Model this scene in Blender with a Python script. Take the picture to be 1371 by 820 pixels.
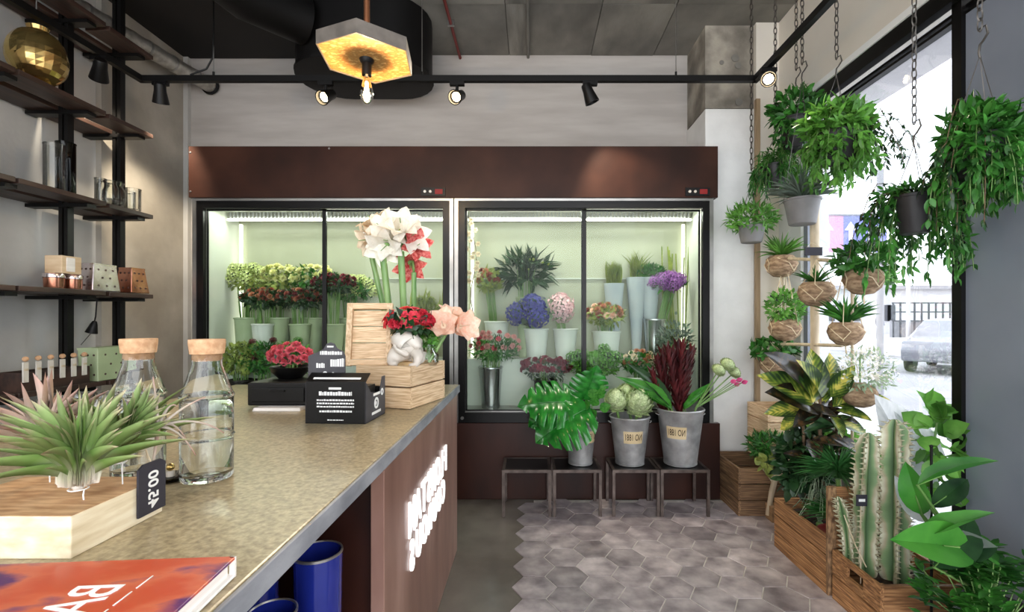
import bpy, math, random
import numpy as np
from mathutils import Vector, Matrix

# ---------------------------------------------------------------- reset
for o in list(bpy.data.objects): bpy.data.objects.remove(o)
SC = bpy.context.scene
COL = SC.collection
PI = math.pi
R = math.radians

# ---------------------------------------------------------------- camera
FPX, CX, CY, EYE = 640.0, 711.0, 426.0, 1.35
cam_d = bpy.data.cameras.new('camera'); cam = bpy.data.objects.new('camera', cam_d); COL.objects.link(cam)
cam_d.sensor_fit = 'HORIZONTAL'; cam_d.sensor_width = 36; cam_d.lens = FPX/1371*36
cam_d.shift_x = -(CX-685.5)/1371; cam_d.shift_y = (CY-410)/1371
cam_d.clip_start = .05; cam_d.clip_end = 300
cam.location = (0, 0, EYE); cam.rotation_euler = (R(90), 0, 0)
SC.camera = cam

# ---------------------------------------------------------------- world, exposure
SC.view_settings.view_transform = 'Standard'; SC.view_settings.look = 'None'
SC.view_settings.gamma = 1; SC.view_settings.use_curve_mapping = False
SC.view_settings.exposure = 0.7
W = bpy.data.worlds.new('overcast_sky'); SC.world = W; W.use_nodes = True
bg = W.node_tree.nodes['Background']; bg.inputs[0].default_value = (.93, .96, 1, 1); bg.inputs[1].default_value = 2.9

def area(name, loc, rot, sx, sy, power, col=(1, 1, 1), spread=180):
    d = bpy.data.lights.new(name, 'AREA'); d.shape = 'RECTANGLE'; d.size = sx; d.size_y = sy
    d.energy = power; d.color = col; d.spread = R(spread)
    o = bpy.data.objects.new(name, d); COL.objects.link(o); o.location = loc; o.rotation_euler = rot
    return o

# strip lamps inside the two flower coolers, along the top behind the doors
area('cooler_lamp', (-1.55, 3.82, 2.19), (R(-12), 0, 0), 1.75, .1, 7, (.97, 1, .9))
area('cooler_lamp', (.39, 3.82, 2.19), (R(-12), 0, 0), 1.75, .1, 7, (.97, 1, .9))

# ---------------------------------------------------------------- helpers
def P(u, v, Y): return Vector(((u-CX)*Y/FPX, Y, EYE-(v-CY)*Y/FPX))
def lin(c):
    return tuple(((x/255/12.92) if x/255 <= .04045 else ((x/255+.055)/1.055)**2.4) for x in c)
def rgb(*c): return lin(c) + (1,)
def nrm(a): return a/np.maximum(np.linalg.norm(a, axis=-1, keepdims=True), 1e-9)

class MB:
    def __init__(s): s.v = []; s.l = []; s.c = []; s.m = []; s.uv = []; s.n = 0
    def add(s, v, faces, mi=0, uv=None):
        v = np.asarray(v, float).reshape(-1, 3)
        s.v.append(v); s.uv.append(np.zeros((len(v), 2)) if uv is None else np.asarray(uv, float))
        if isinstance(faces, np.ndarray):
            s.l.append((faces+s.n).ravel()); s.c.append(np.full(len(faces), faces.shape[1])); k = len(faces)
        else:
            s.l.append(np.array([i for f in faces for i in f])+s.n); s.c.append(np.array([len(f) for f in faces])); k = len(faces)
        s.m.append(np.full(k, mi)); s.n += len(v); return s
    def box(s, a, b, mi=0):
        x0, y0, z0 = a; x1, y1, z1 = b
        v = [(x0,y0,z0),(x1,y0,z0),(x1,y1,z0),(x0,y1,z0),(x0,y0,z1),(x1,y0,z1),(x1,y1,z1),(x0,y1,z1)]
        return s.add(v, np.array([(3,2,1,0),(4,5,6,7),(0,1,5,4),(1,2,6,5),(2,3,7,6),(3,0,4,7)]), mi)
    def bar(s, p, q, w, h=None, mi=0, up=(0, 0, 1)):
        h = w if h is None else h
        p = Vector(p); q = Vector(q); d = (q-p).normalized(); up = Vector(up)
        if abs(d.dot(up)) > .98: up = Vector((0, 1, 0))
        a = d.cross(up).normalized()*w/2; b = a.cross(d).normalized()*h/2
        v = [p-a-b, p+a-b, p+a+b, p-a+b, q-a-b, q+a-b, q+a+b, q-a+b]
        return s.add([tuple(x) for x in v], np.array([(0,1,2,3),(7,6,5,4),(0,4,5,1),(1,5,6,2),(2,6,7,3),(3,7,4,0)]), mi)
    def tube(s, pts, r, k=6, mi=0, caps=True):
        pts = np.asarray([tuple(p) for p in pts], float); n = len(pts)
        r = np.broadcast_to(np.asarray(r, float), (n,))
        t = nrm(np.gradient(pts, axis=0))
        up = np.array([0, 0, 1.]) if abs(t[0][2]) < .9 else np.array([1., 0, 0])
        a = np.cross(t, up); bad = np.linalg.norm(a, axis=1) < .05; a[bad] = np.cross(t[bad], [0, 1., 0]); a = nrm(a); b = np.cross(t, a)
        for i in range(1, n):                     # parallel transport
            ai = a[i-1]-t[i]*np.dot(a[i-1], t[i]); ln = np.linalg.norm(ai)
            if ln > 1e-6: a[i] = ai/ln; b[i] = np.cross(t[i], a[i])
        th = np.arange(k)*2*PI/k
        v = pts[:, None]+r[:, None, None]*(a[:, None]*np.cos(th)[None, :, None]+b[:, None]*np.sin(th)[None, :, None])
        f = [(i*k+j, i*k+(j+1) % k, (i+1)*k+(j+1) % k, (i+1)*k+j) for i in range(n-1) for j in range(k)]
        if caps: f += [tuple(range(k-1, -1, -1)), tuple((n-1)*k+j for j in range(k))]
        uv = np.repeat(np.linspace(0, 1, n), k); uv = np.stack([uv, uv*0], 1)
        return s.add(v.reshape(-1, 3), f, mi, uv)
    def cyl(s, p, q, r0, r1=None, k=20, mi=0): return s.tube([p, q], [r0, r0 if r1 is None else r1], k, mi)
    def lathe(s, prof, k=28, c=(0, 0, 0), mi=0, closed=False, ax=None):
        pr = np.asarray(prof, float); n = len(pr); th = np.arange(k)*2*PI/k
        v = np.stack([pr[:, None, 0]*np.cos(th), pr[:, None, 0]*np.sin(th), np.broadcast_to(pr[:, None, 1], (n, k))], -1).reshape(-1, 3)
        if ax is not None:
            q = Vector((0, 0, 1)).rotation_difference(Vector(ax)).to_matrix(); v = v@np.array(q).T
        v = v+np.array(tuple(c))
        m = n if closed else n-1
        f = np.array([(i*k+j, i*k+(j+1) % k, ((i+1) % n)*k+(j+1) % k, ((i+1) % n)*k+j) for i in range(m) for j in range(k)])
        return s.add(v, f, mi)
    def sphere(s, c, r, k=14, n=9, mi=0, sc=(1, 1, 1)):
        pr = [(max(1e-4, math.sin(PI*i/n)), -math.cos(PI*i/n)) for i in range(n+1)]
        m = MB(); m.lathe(pr, k); v = m.v[0]*np.array(sc)*r+np.array(tuple(c))
        return s.add(v, m.l[0].reshape(-1, 4), mi)
    def prism(s, poly, z0, z1, mi=0, axis='z', poly2=None):
        n = len(poly); p2 = poly2 or poly
        f3 = {'z': lambda a, h: (a[0], a[1], h), 'x': lambda a, h: (h, a[0], a[1]), 'y': lambda a, h: (a[0], h, a[1])}[axis]
        v = [f3(a, z0) for a in poly]+[f3(a, z1) for a in p2]
        f = [tuple(range(n-1, -1, -1)), tuple(range(n, 2*n))]+[(i, (i+1) % n, n+(i+1) % n, n+i) for i in range(n)]
        return s.add(v, f, mi)
    def leaves(s, base, d, up, L, Wd, tpl, mi=0):
        base = np.atleast_2d(np.asarray(base, float)); N = max(len(base), len(np.atleast_2d(np.asarray(d, float))))
        if N == 0: return s
        base = np.broadcast_to(base, (N, 3)); d = nrm(np.broadcast_to(np.asarray(d, float), (N, 3))); up = np.broadcast_to(np.asarray(up, float), (N, 3))
        side = nrm(np.cross(d, up)+1e-6); un = np.cross(side, d)
        L = np.broadcast_to(np.asarray(L, float), (N,))[:, None, None]; Wd = np.broadcast_to(np.asarray(Wd, float), (N,))[:, None, None]
        tv, tf = tpl; k = len(tv); t = tv[None, :, 0:1]; q = tv[None, :, 1:2]; h = tv[None, :, 2:3]
        v = base[:, None]+d[:, None]*t*L+side[:, None]*q*Wd+un[:, None]*h*L
        f = (tf[None]+(np.arange(N)*k)[:, None, None]).reshape(-1, tf.shape[1])
        return s.add(v.reshape(-1, 3), f, mi, np.tile(tv[:, :2], (N, 1)))
    def mesh(s, name, mats, smooth=True, off=None):
        me = bpy.data.meshes.new(name)
        v = np.concatenate(s.v)
        if off is not None: v = v-np.array(tuple(off))
        l = np.concatenate(s.l).astype(np.int32); c = np.concatenate(s.c).astype(np.int32)
        me.vertices.add(len(v)); me.vertices.foreach_set('co', v.astype(np.float32).ravel())
        me.loops.add(len(l)); me.loops.foreach_set('vertex_index', l)
        me.polygons.add(len(c)); st = np.concatenate([[0], np.cumsum(c)[:-1]]).astype(np.int32)
        me.polygons.foreach_set('loop_start', st)
        me.polygons.foreach_set('material_index', np.concatenate(s.m).astype(np.int32))
        me.polygons.foreach_set('use_smooth', np.full(len(c), bool(smooth)))
        uv = me.uv_layers.new(name='UVMap'); uv.data.foreach_set('uv', np.concatenate(s.uv)[l].astype(np.float32).ravel())
        for m in (mats if isinstance(mats, (list, tuple)) else [mats]): me.materials.append(MAT[m])
        me.update(); me.validate()
        return me
    def build(s, name, mats, parent=None, smooth=True, local=False, bevel=0, auto=True):
        off = None if (local or parent is None) else ORG.get(parent.name, Vector())
        o = bpy.data.objects.new(name, s.mesh(name, mats, smooth, off)); COL.objects.link(o)
        if parent is not None: o.parent = parent; ORG[o.name] = ORG.get(parent.name, Vector())
        if smooth and auto: sharp(o.data)
        if bevel:
            b = o.modifiers.new('bevel', 'BEVEL'); b.width = bevel; b.segments = 2; b.limit_method = 'ANGLE'
        return o

def sharp(me, ang=38):
    try: me.set_sharp_from_angle(angle=R(ang))
    except Exception: pass

ORG = {}
def thing(name, label, cat, loc=(0, 0, 0), group=None, rz=0):
    o = bpy.data.objects.new(name, None); COL.objects.link(o); o.location = loc; o.rotation_euler = (0, 0, rz)
    o.empty_display_size = .05; ORG[o.name] = Vector(loc); tag(o, label, cat, group); return o
def tag(o, label, cat, group=None):
    o['label'] = label; o['category'] = cat
    if group: o['group'] = group
    return o
def struct(o): o['kind'] = 'structure'; return o
def stuff(o): o['kind'] = 'stuff'; return o
CUBE = {}
def piece(name, parent, c, size, m, rot=(0, 0, 0), local=False):
    if m not in CUBE: CUBE[m] = MB().box((-.5,)*3, (.5,)*3).mesh('block_'+m, m, smooth=False)
    o = bpy.data.objects.new(name, CUBE[m]); COL.objects.link(o); o.parent = parent
    o.location = Vector(c)-(Vector() if local else ORG[parent.name]); o.scale = size; o.rotation_euler = rot
    return o
def inst(name, me, parent, loc, rot=(0, 0, 0), sc=1, local=False):
    o = bpy.data.objects.new(name, me); COL.objects.link(o)
    if parent is not None: o.parent = parent
    o.location = Vector(loc)-(ORG[parent.name] if (parent is not None and not local) else Vector())
    if isinstance(rot, Vector): o.rotation_mode = 'QUATERNION'; o.rotation_quaternion = rot.to_track_quat('Z', 'Y')
    else: o.rotation_euler = rot
    o.scale = (sc, sc, sc) if not isinstance(sc, (tuple, list)) else sc
    return o

# leaf templates: (t along, s across, h up), vectorised
def tpl(n=4, prof=None, curl=.2, fold=.12, m=1, wave=0):
    prof = prof or (lambda t: math.sin(PI*min(1, t**.85))**.9)
    v = []; f = []
    w = 2*m+1
    for i in range(n+1):
        t = i/n; p = prof(t)
        for j in range(w):
            q = (j-m)/m
            v.append((t, q*p*.5, -curl*t*t+fold*abs(q)*p*.5+wave*math.sin(t*19+q*2)*abs(q)*p))
    for i in range(n):
        for j in range(w-1): f.append((i*w+j, i*w+j+1, (i+1)*w+j+1, (i+1)*w+j))
    return np.array(v), np.array(f)
OVAL = lambda t: max(.0, math.sin(PI*t**.9))**.8
LANCE = lambda t: max(.0, math.sin(PI*min(1, t**.7)))**1.1
HEART = lambda t: max(0, (1-t))**.6*(min(1, t*9)**.5)
BLADE = lambda t: (1-t)**.6*min(1, .55+t*3)
SMALL = (np.array([(0,0,0),(.42,-.5,.07),(.42,.5,.07),(.45,0,0),(1,0,-.12)], float), np.array([(0,3,1),(0,2,3),(1,3,4),(3,2,4)]))
T_OVAL = tpl(4, OVAL, .18); T_LANCE = tpl(4, LANCE, .22); T_HEART = tpl(4, HEART, .2)
T_BL = [tpl(5, BLADE, c, .25) for c in (.05, .3, .55, .8)]
T_PET = tpl(4, lambda t: min(1, t*2.2)**.7*(1-max(0, t-.6)**2*3), -.25, .15)

# ---------------------------------------------------------------- materials
MAT = {}
def mat(name, c1, c2=None, rough=.6, metal=0, scale=4, stretch=(1, 1, 1), bump=0, bscale=60, spec=.5, transl=0, island=0,
        objrand=0, uvgrad=None, emit=0, coat=0, detail=5, contrast=(.35, .65), third=None, alpha=1):
    m = bpy.data.materials.new(name); m.use_nodes = True; MAT[name] = m
    nt = m.node_tree; N = nt.nodes; L = nt.links; b = N['Principled BSDF']; out = N['Material Output']
    b.inputs['Roughness'].default_value = rough; b.inputs['Metallic'].default_value = metal
    b.inputs['Specular IOR Level'].default_value = spec; b.inputs['Coat Weight'].default_value = coat
    tc = N.new('ShaderNodeTexCoord'); mp = N.new('ShaderNodeMapping'); L.new(tc.outputs['Object'], mp.inputs[0])
    mp.inputs['Scale'].default_value = stretch
    oi = None
    if objrand:
        oi = N.new('ShaderNodeObjectInfo')
        mu = N.new('ShaderNodeMath'); mu.operation = 'MULTIPLY'; mu.inputs[1].default_value = 37
        L.new(oi.outputs['Random'], mu.inputs[0]); L.new(mu.outputs[0], mp.inputs['Location'])
    col = None
    if c2 is not None:
        no = N.new('ShaderNodeTexNoise'); no.inputs['Scale'].default_value = scale; no.inputs['Detail'].default_value = detail
        L.new(mp.outputs[0], no.inputs['Vector'])
        cr = N.new('ShaderNodeValToRGB'); L.new(no.outputs['Fac'], cr.inputs[0])
        cr.color_ramp.elements[0].position = contrast[0]; cr.color_ramp.elements[1].position = contrast[1]
        cr.color_ramp.elements[0].color = rgb(*c1); cr.color_ramp.elements[1].color = rgb(*c2)
        if third:
            e = cr.color_ramp.elements.new((contrast[0]+contrast[1])/2); e.color = rgb(*third)
        col = cr.outputs[0]
    def hsv(fac_out, lo, hi, src):
        mr = N.new('ShaderNodeMapRange'); mr.inputs[3].default_value = lo; mr.inputs[4].default_value = hi
        L.new(fac_out, mr.inputs[0])
        mx = N.new('ShaderNodeMix'); mx.data_type = 'RGBA'; mx.blend_type = 'MULTIPLY'; mx.inputs['Factor'].default_value = 1
        if src is None: mx.inputs['A'].default_value = rgb(*c1)
        else: L.new(src, mx.inputs['A'])
        L.new(mr.outputs[0], mx.inputs['B']); return mx.outputs['Result']
    if uvgrad:
        uv = N.new('ShaderNodeUVMap'); sx = N.new('ShaderNodeSeparateXYZ'); L.new(uv.outputs[0], sx.inputs[0])
        cr = N.new('ShaderNodeValToRGB'); L.new(sx.outputs[0], cr.inputs[0])
        els = cr.color_ramp.elements
        els[0].position = uvgrad[0][0]; els[0].color = rgb(*uvgrad[0][1]); els[1].position = uvgrad[-1][0]; els[1].color = rgb(*uvgrad[-1][1])
        for p, c in uvgrad[1:-1]: e = els.new(p); e.color = rgb(*c)
        col = cr.outputs[0]
    if island:
        g = N.new('ShaderNodeNewGeometry'); col = hsv(g.outputs['Random Per Island'], 1-island, 1+island, col)
    if objrand: col = hsv(oi.outputs['Random'], 1-objrand, 1+objrand, col)
    if col is None: b.inputs['Base Color'].default_value = rgb(*c1)
    else: L.new(col, b.inputs['Base Color'])
    if emit:
        b.inputs['Emission Strength'].default_value = emit
        b.inputs['Emission Color'].default_value = rgb(*c1)
    if bump:
        n2 = N.new('ShaderNodeTexNoise'); n2.inputs['Scale'].default_value = bscale; n2.inputs['Detail'].default_value = 4
        L.new(mp.outputs[0], n2.inputs['Vector'])
        bp = N.new('ShaderNodeBump'); bp.inputs['Strength'].default_value = bump; bp.inputs['Distance'].default_value = .01
        L.new(n2.outputs['Fac'], bp.inputs['Height']); L.new(bp.outputs[0], b.inputs['Normal'])
    if transl:
        tr = N.new('ShaderNodeBsdfTranslucent')
        if col is None: tr.inputs[0].default_value = rgb(*c1)
        else: L.new(col, tr.inputs[0])
        mx = N.new('ShaderNodeMixShader'); mx.inputs[0].default_value = transl
        L.new(b.outputs[0], mx.inputs[1]); L.new(tr.outputs[0], mx.inputs[2]); L.new(mx.outputs[0], out.inputs[0])
    return m
def thin_glass(name, tint=(255, 255, 255), refl=1.0, rough=0):
    m = bpy.data.materials.new(name); m.use_nodes = True; MAT[name] = m
    nt = m.node_tree; N = nt.nodes; L = nt.links; N.remove(N['Principled BSDF']); out = N['Material Output']
    t = N.new('ShaderNodeBsdfTransparent'); t.inputs[0].default_value = rgb(*tint)
    g = N.new('ShaderNodeBsdfGlossy'); g.inputs['Roughness'].default_value = rough
    fr = N.new('ShaderNodeFresnel'); fr.inputs[0].default_value = 1.45
    mu = N.new('ShaderNodeMath'); mu.operation = 'MULTIPLY'; mu.inputs[1].default_value = refl; L.new(fr.outputs[0], mu.inputs[0])
    mx = N.new('ShaderNodeMixShader'); L.new(mu.outputs[0], mx.inputs[0]); L.new(t.outputs[0], mx.inputs[1]); L.new(g.outputs[0], mx.inputs[2])
    L.new(mx.outputs[0], out.inputs[0]); return m
def solid_glass(name, tint=(250, 253, 252), rough=0):
    m = mat(name, tint, rough=rough); m.node_tree.nodes['Principled BSDF'].inputs['Transmission Weight'].default_value = 1
    m.node_tree.nodes['Principled BSDF'].inputs['IOR'].default_value = 1.45; return m

mat('concrete_floor', (98, 91, 84), (128, 119, 110), rough=.2, scale=2.2, bump=.05, bscale=30, spec=.5)
mat('grout', (214, 208, 200), (190, 184, 176), rough=.8, scale=20)
mat('tile', (116, 106, 109), (196, 184, 184), rough=.36, scale=9, objrand=.24, bump=.12, bscale=25, contrast=(.3, .72), third=(160, 149, 150))
mat('plaster', (178, 171, 165), (192, 186, 180), rough=.85, scale=3, stretch=(.6, 1, 4), bump=.08, bscale=50)
mat('concrete_wall', (158, 151, 140), (188, 181, 169), rough=.8, scale=2.4, bump=.2, bscale=28, third=(172, 165, 153))
mat('concrete_pale', (186, 184, 180), (206, 204, 200), rough=.8, scale=2.4, bump=.15, bscale=28)
mat('concrete_ceiling', (104, 101, 95), (140, 136, 128), rough=.85, scale=2, stretch=(1, .6, 1), bump=.3, bscale=22, objrand=.12)
mat('concrete_rough', (112, 106, 96), (172, 164, 150), rough=.85, scale=4.5, bump=.6, bscale=22, third=(140, 133, 122))
mat('white_concrete', (226, 225, 222), (238, 237, 234), rough=.75, scale=5, bump=.25, bscale=18)
mat('cream_paint', (226, 219, 206), (232, 225, 213), rough=.7, scale=3)
mat('white_paint', (240, 240, 238), rough=.5)
mat('tan_trim', (150, 126, 96), (170, 146, 114), rough=.6, scale=6, stretch=(6, 6, .6))
mat('black_ceiling', (11, 8, 7), (20, 14, 11), rough=.75, scale=1.5)
mat('black_metal', (11, 10, 10), rough=.45, spec=.3)
mat('black_frame', (10, 9, 9), rough=.32, spec=.25)
mat('dark_duct', (9, 8, 8), (14, 12, 12), rough=.55, scale=3, spec=.25)
mat('steel', (176, 174, 170), (150, 148, 145), rough=.32, metal=.9, scale=5)
mat('rough_steel', (112, 100, 94), (80, 70, 66), rough=.4, metal=.75, scale=14)
mat('chain_steel', (92, 88, 84), rough=.45, metal=.8)
mat('pipe_foil', (158, 154, 146), (196, 192, 184), rough=.36, metal=.7, scale=18, bump=.2, bscale=40)
mat('red_pipe', (120, 36, 30), rough=.5)
mat('brown_board', (40, 22, 16), (64, 38, 28), rough=.45, scale=3.2, third=(52, 29, 21), spec=.2, contrast=(.3, .7))
mat('dark_brown_board', (34, 15, 10), (56, 27, 18), rough=.4, spec=.3, scale=4, stretch=(1, 1, .4))
mat('rust_panel', (128, 94, 82), (182, 146, 132), rough=.3, metal=.2, scale=4, stretch=(1, 1.5, .35), third=(152, 116, 102), contrast=(.3, .7))
mat('countertop', (128, 114, 88), (182, 167, 134), rough=.3, scale=90, detail=8, third=(158, 143, 112), bump=.04, bscale=120, contrast=(.3, .7))
mat('counter_edge', (116, 118, 124), (150, 151, 156), rough=.5, scale=16, stretch=(1, .4, 1), bump=.15)
mat('cooler_inside', (166, 168, 146), (180, 181, 160), rough=.35, scale=2)
mat('cooler_white', (204, 207, 198), rough=.35)
mat('led', (255, 252, 238), emit=5)
mat('led_soft', (255, 252, 238), emit=1.6)
mat('bulb_glow', (255, 214, 150), emit=40)
mat('spot_glow', (255, 226, 176), emit=30)
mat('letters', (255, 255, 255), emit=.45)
mat('red_display', (120, 16, 14), emit=.2)
mat('osb', (196, 144, 78), (232, 190, 122), rough=.7, scale=30, stretch=(1, 1.6, 1), third=(168, 118, 60))
mat('grey_rim', (92, 86, 80), (118, 110, 102), rough=.5, scale=12)
mat('copper', (196, 132, 96), rough=.3, metal=.9)
mat('wood_crate', (112, 76, 46), (196, 146, 98), rough=.65, scale=2.2, stretch=(1.2, 1.2, 7), objrand=.2, third=(154, 108, 68), bump=.2, bscale=12)
mat('wood_dark', (88, 64, 44), (160, 126, 90), rough=.7, scale=2.2, stretch=(1.2, 1.2, 7), objrand=.2, third=(122, 92, 64), bump=.2, bscale=12)
mat('wood_pale', (186, 152, 114), (230, 204, 168), rough=.6, scale=2.2, stretch=(1.2, 1.2, 7), objrand=.08, third=(212, 180, 142), bump=.1, bscale=12)
mat('wood_block', (214, 196, 160), (240, 228, 200), rough=.6, scale=3, stretch=(8, 3, 20), third=(228, 212, 180))
mat('wood_block_top', (168, 124, 84), (212, 172, 128), rough=.5, scale=5, stretch=(3, 14, 3))
mat('shelf_wood', (40, 27, 22), (68, 46, 37), rough=.5, scale=4, stretch=(8, .8, 4))
mat('bamboo', (186, 168, 140), (214, 198, 172), rough=.55, scale=7, stretch=(4, 4, 1))
mat('cork', (186, 142, 104), (214, 174, 136), rough=.85, scale=60, bump=.2, bscale=120)
mat('zinc', (142, 142, 142), (188, 188, 188), rough=.46, metal=.6, scale=9, third=(164, 164, 164), bump=.1, bscale=30)
mat('paper_label', (190, 168, 128), (208, 188, 150), rough=.9, scale=9)
mat('ink', (48, 30, 20), rough=.9)
mat('white_ink', (236, 236, 234), rough=.8)
mat('bucket_white', (232, 234, 230), (222, 226, 220), rough=.4, scale=3)
mat('bucket_dark', (34, 30, 30), rough=.5)
mat('bucket_silver', (196, 198, 200), rough=.22, metal=.95)
mat('green_vase', (168, 182, 146), (192, 202, 172), rough=.25, scale=3)
mat('paper_wrap', (196, 206, 214), (216, 222, 226), rough=.6, scale=5, transl=.3)
mat('pot_grey', (112, 110, 110), (132, 130, 130), rough=.6, scale=6)
mat('pot_dark', (38, 36, 38), rough=.5)
mat('soil', (40, 28, 22), (70, 52, 40), rough=.95, scale=40, bump=.6, bscale=60)
mat('coir', (118, 94, 72), (180, 154, 124), rough=.95, scale=22, stretch=(1, 1, 2.4), bump=.9, bscale=60, third=(150, 124, 98))
mat('rope', (214, 196, 164), rough=.9)
mat('card_black', (13, 11, 11), rough=.5, spec=.3)
mat('card_grey', (58, 57, 62), (74, 73, 78), rough=.6, scale=8)
mat('black_plastic', (9, 8, 8), rough=.4, spec=.3)
mat('white_ceramic', (222, 216, 206), (196, 186, 174), rough=.35, scale=7)
mat('gold', (216, 190, 120), (150, 110, 62), rough=.14, metal=.9, scale=6)
mat('copper_foil', (206, 150, 124), (150, 92, 70), rough=.22, metal=.9, scale=6)
mat('silver_foil', (226, 216, 218), (186, 172, 172), rough=.2, metal=.9, scale=6)
mat('green_tin', (176, 190, 150), (160, 174, 134), rough=.4, scale=6)
mat('tin_dot', (66, 40, 34), rough=.5)
mat('cover_art', (196, 78, 52), (92, 44, 104), rough=.3, scale=7, stretch=(1, 2.2, 1), third=(206, 104, 74), coat=.3, contrast=(.4, .6))
mat('pages', (244, 238, 232), (232, 224, 216), rough=.8, scale=3, stretch=(1, 1, 60))
mat('chalk_tag', (44, 42, 52), rough=.7)
mat('blue_vase', (22, 34, 120), (40, 54, 150), rough=.12, metal=.3, scale=2, coat=.5)
mat('street', (140, 139, 142), (156, 155, 157), rough=.8, scale=.6)
mat('pavement', (176, 174, 174), (190, 188, 188), rough=.8, scale=1.2)
mat('far_white', (196, 195, 197), rough=.8)
mat('far_grey', (150, 150, 154), rough=.7)
mat('far_dark', (70, 70, 76), rough=.6)
mat('car_paint', (130, 132, 138), rough=.25, metal=.3, coat=.6)
mat('tyre', (26, 26, 27), rough=.8)
mat('sign_blue', (122, 128, 196), rough=.4)
mat('sign_pink', (214, 150, 182), rough=.4)
mat('jamb_reflection_grey', (124, 130, 142), (140, 146, 158), rough=.3, scale=1.5, metal=.1)  # far jamb, and the neighbouring pane with its reflection put into the colour
mat('jacket', (70, 74, 92), (90, 94, 112), rough=.9, scale=8)
mat('skin', (206, 164, 140), rough=.6)
mat('canopy', (206, 204, 206), rough=.7)
thin_glass('pane', (246, 250, 247), .22); thin_glass('window_pane', (250, 252, 255), .4); thin_glass('thin_glass', (252, 253, 252), .8)
thin_glass('dark_glass', (110, 108, 98), .8); thin_glass('bulb_glass', (255, 244, 226), 1)
solid_glass('glass')
# plants
mat('leaf', (34, 84, 30), (72, 140, 52), rough=.45, scale=9, island=.35, transl=.22)
mat('leaf_fresh', (70, 128, 44), (120, 178, 78), rough=.45, scale=9, island=.35, transl=.3)
mat('leaf_dark', (20, 46, 24), (46, 80, 42), rough=.4, scale=9, island=.4, transl=.15)
mat('leaf_pale', (128, 152, 120), (178, 194, 164), rough=.55, scale=9, island=.25, transl=.25)
mat('leaf_grey', (92, 110, 96), (132, 146, 130), rough=.55, scale=9, island=.3, transl=.2)
mat('leaf_yellow', (112, 132, 60), (168, 178, 92), rough=.5, scale=9, island=.3, transl=.25)
mat('grass', (50, 112, 52), (96, 160, 90), rough=.45, scale=7, island=.35, transl=.25)
mat('monstera', (18, 92, 26), (46, 138, 46), rough=.22, scale=6, spec=.6, coat=.2, transl=.12)
mat('silver_leaf', (208, 212, 216), (232, 234, 238), rough=.5, scale=14, stretch=(1, 6, 1), transl=.3)
mat('big_leaf', (38, 112, 34), (86, 158, 62), rough=.3, scale=5, transl=.3)
mat('stem', (86, 124, 60), (128, 160, 92), rough=.5, scale=8, island=.2)
mat('stem_brown', (86, 66, 48), (116, 94, 70), rough=.8, scale=10)
mat('amaryllis_stem', (92, 134, 68), (140, 172, 108), rough=.35, scale=6, stretch=(6, 6, .5))
mat('air_leaf', (90, 130, 70), rough=.5, island=.2, transl=.2, uvgrad=[(0, (236, 228, 216)), (.22, (198, 206, 166)), (.5, (126, 164, 84)), (.85, (150, 172, 110)), (1, (196, 176, 150))])
mat('air_leaf_pink', (190, 160, 150), rough=.5, island=.2, transl=.2, uvgrad=[(0, (226, 214, 204)), (.5, (206, 194, 176)), (1, (190, 150, 138))])
def veined(name, edge, mid, yellow, rough=.3):
    m = mat(name, edge, rough=rough, transl=.001, coat=.2); nt = m.node_tree; N = nt.nodes; L = nt.links; b = N['Principled BSDF']
    uv = N.new('ShaderNodeUVMap'); sp = N.new('ShaderNodeSeparateXYZ'); L.new(uv.outputs[0], sp.inputs[0])
    ab = N.new('ShaderNodeMath'); ab.operation = 'ABSOLUTE'; L.new(sp.outputs[1], ab.inputs[0])
    # side veins: stripes of (t - |s|*k)
    mu = N.new('ShaderNodeMath'); mu.operation = 'MULTIPLY_ADD'; L.new(ab.outputs[0], mu.inputs[0]); mu.inputs[1].default_value = -.9; L.new(sp.outputs[0], mu.inputs[2])
    sn = N.new('ShaderNodeMath'); sn.operation = 'SINE'; m3 = N.new('ShaderNodeMath'); m3.operation = 'MULTIPLY'; m3.inputs[1].default_value = 55; L.new(mu.outputs[0], m3.inputs[0]); L.new(m3.outputs[0], sn.inputs[0])
    oi = N.new('ShaderNodeObjectInfo'); tc = N.new('ShaderNodeTexCoord'); no = N.new('ShaderNodeTexNoise'); no.noise_dimensions = '4D'; no.inputs['Scale'].default_value = 5; L.new(tc.outputs['Object'], no.inputs['Vector'])
    mw = N.new('ShaderNodeMath'); mw.operation = 'MULTIPLY'; mw.inputs[1].default_value = 50; L.new(oi.outputs['Random'], mw.inputs[0]); L.new(mw.outputs[0], no.inputs['W'])
    a1 = N.new('ShaderNodeMath'); a1.operation = 'MULTIPLY_ADD'; L.new(sn.outputs[0], a1.inputs[0]); a1.inputs[1].default_value = -.08; L.new(ab.outputs[0], a1.inputs[2])
    a2 = N.new('ShaderNodeMath'); a2.operation = 'MULTIPLY_ADD'; L.new(no.outputs['Fac'], a2.inputs[0]); a2.inputs[1].default_value = 1.1; L.new(a1.outputs[0], a2.inputs[2])
    cr = N.new('ShaderNodeValToRGB'); L.new(a2.outputs[0], cr.inputs[0]); e = cr.color_ramp.elements
    e[0].position = .46; e[0].color = rgb(*yellow); e[1].position = .9; e[1].color = rgb(*edge); q = e.new(.68); q.color = rgb(*mid); L.new(cr.outputs[0], b.inputs['Base Color'])
    for n_ in N:
        if n_.type == 'BSDF_TRANSLUCENT': L.new(cr.outputs[0], n_.inputs[0])
        if n_.type == 'MIX_SHADER': n_.inputs[0].default_value = .18
veined('croton', (36, 60, 30), (104, 128, 48), (208, 196, 92))
mat('croton_dark', (36, 16, 18), (84, 60, 34), rough=.3, scale=9, objrand=.3, third=(30, 34, 22), transl=.1, coat=.2)
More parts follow.
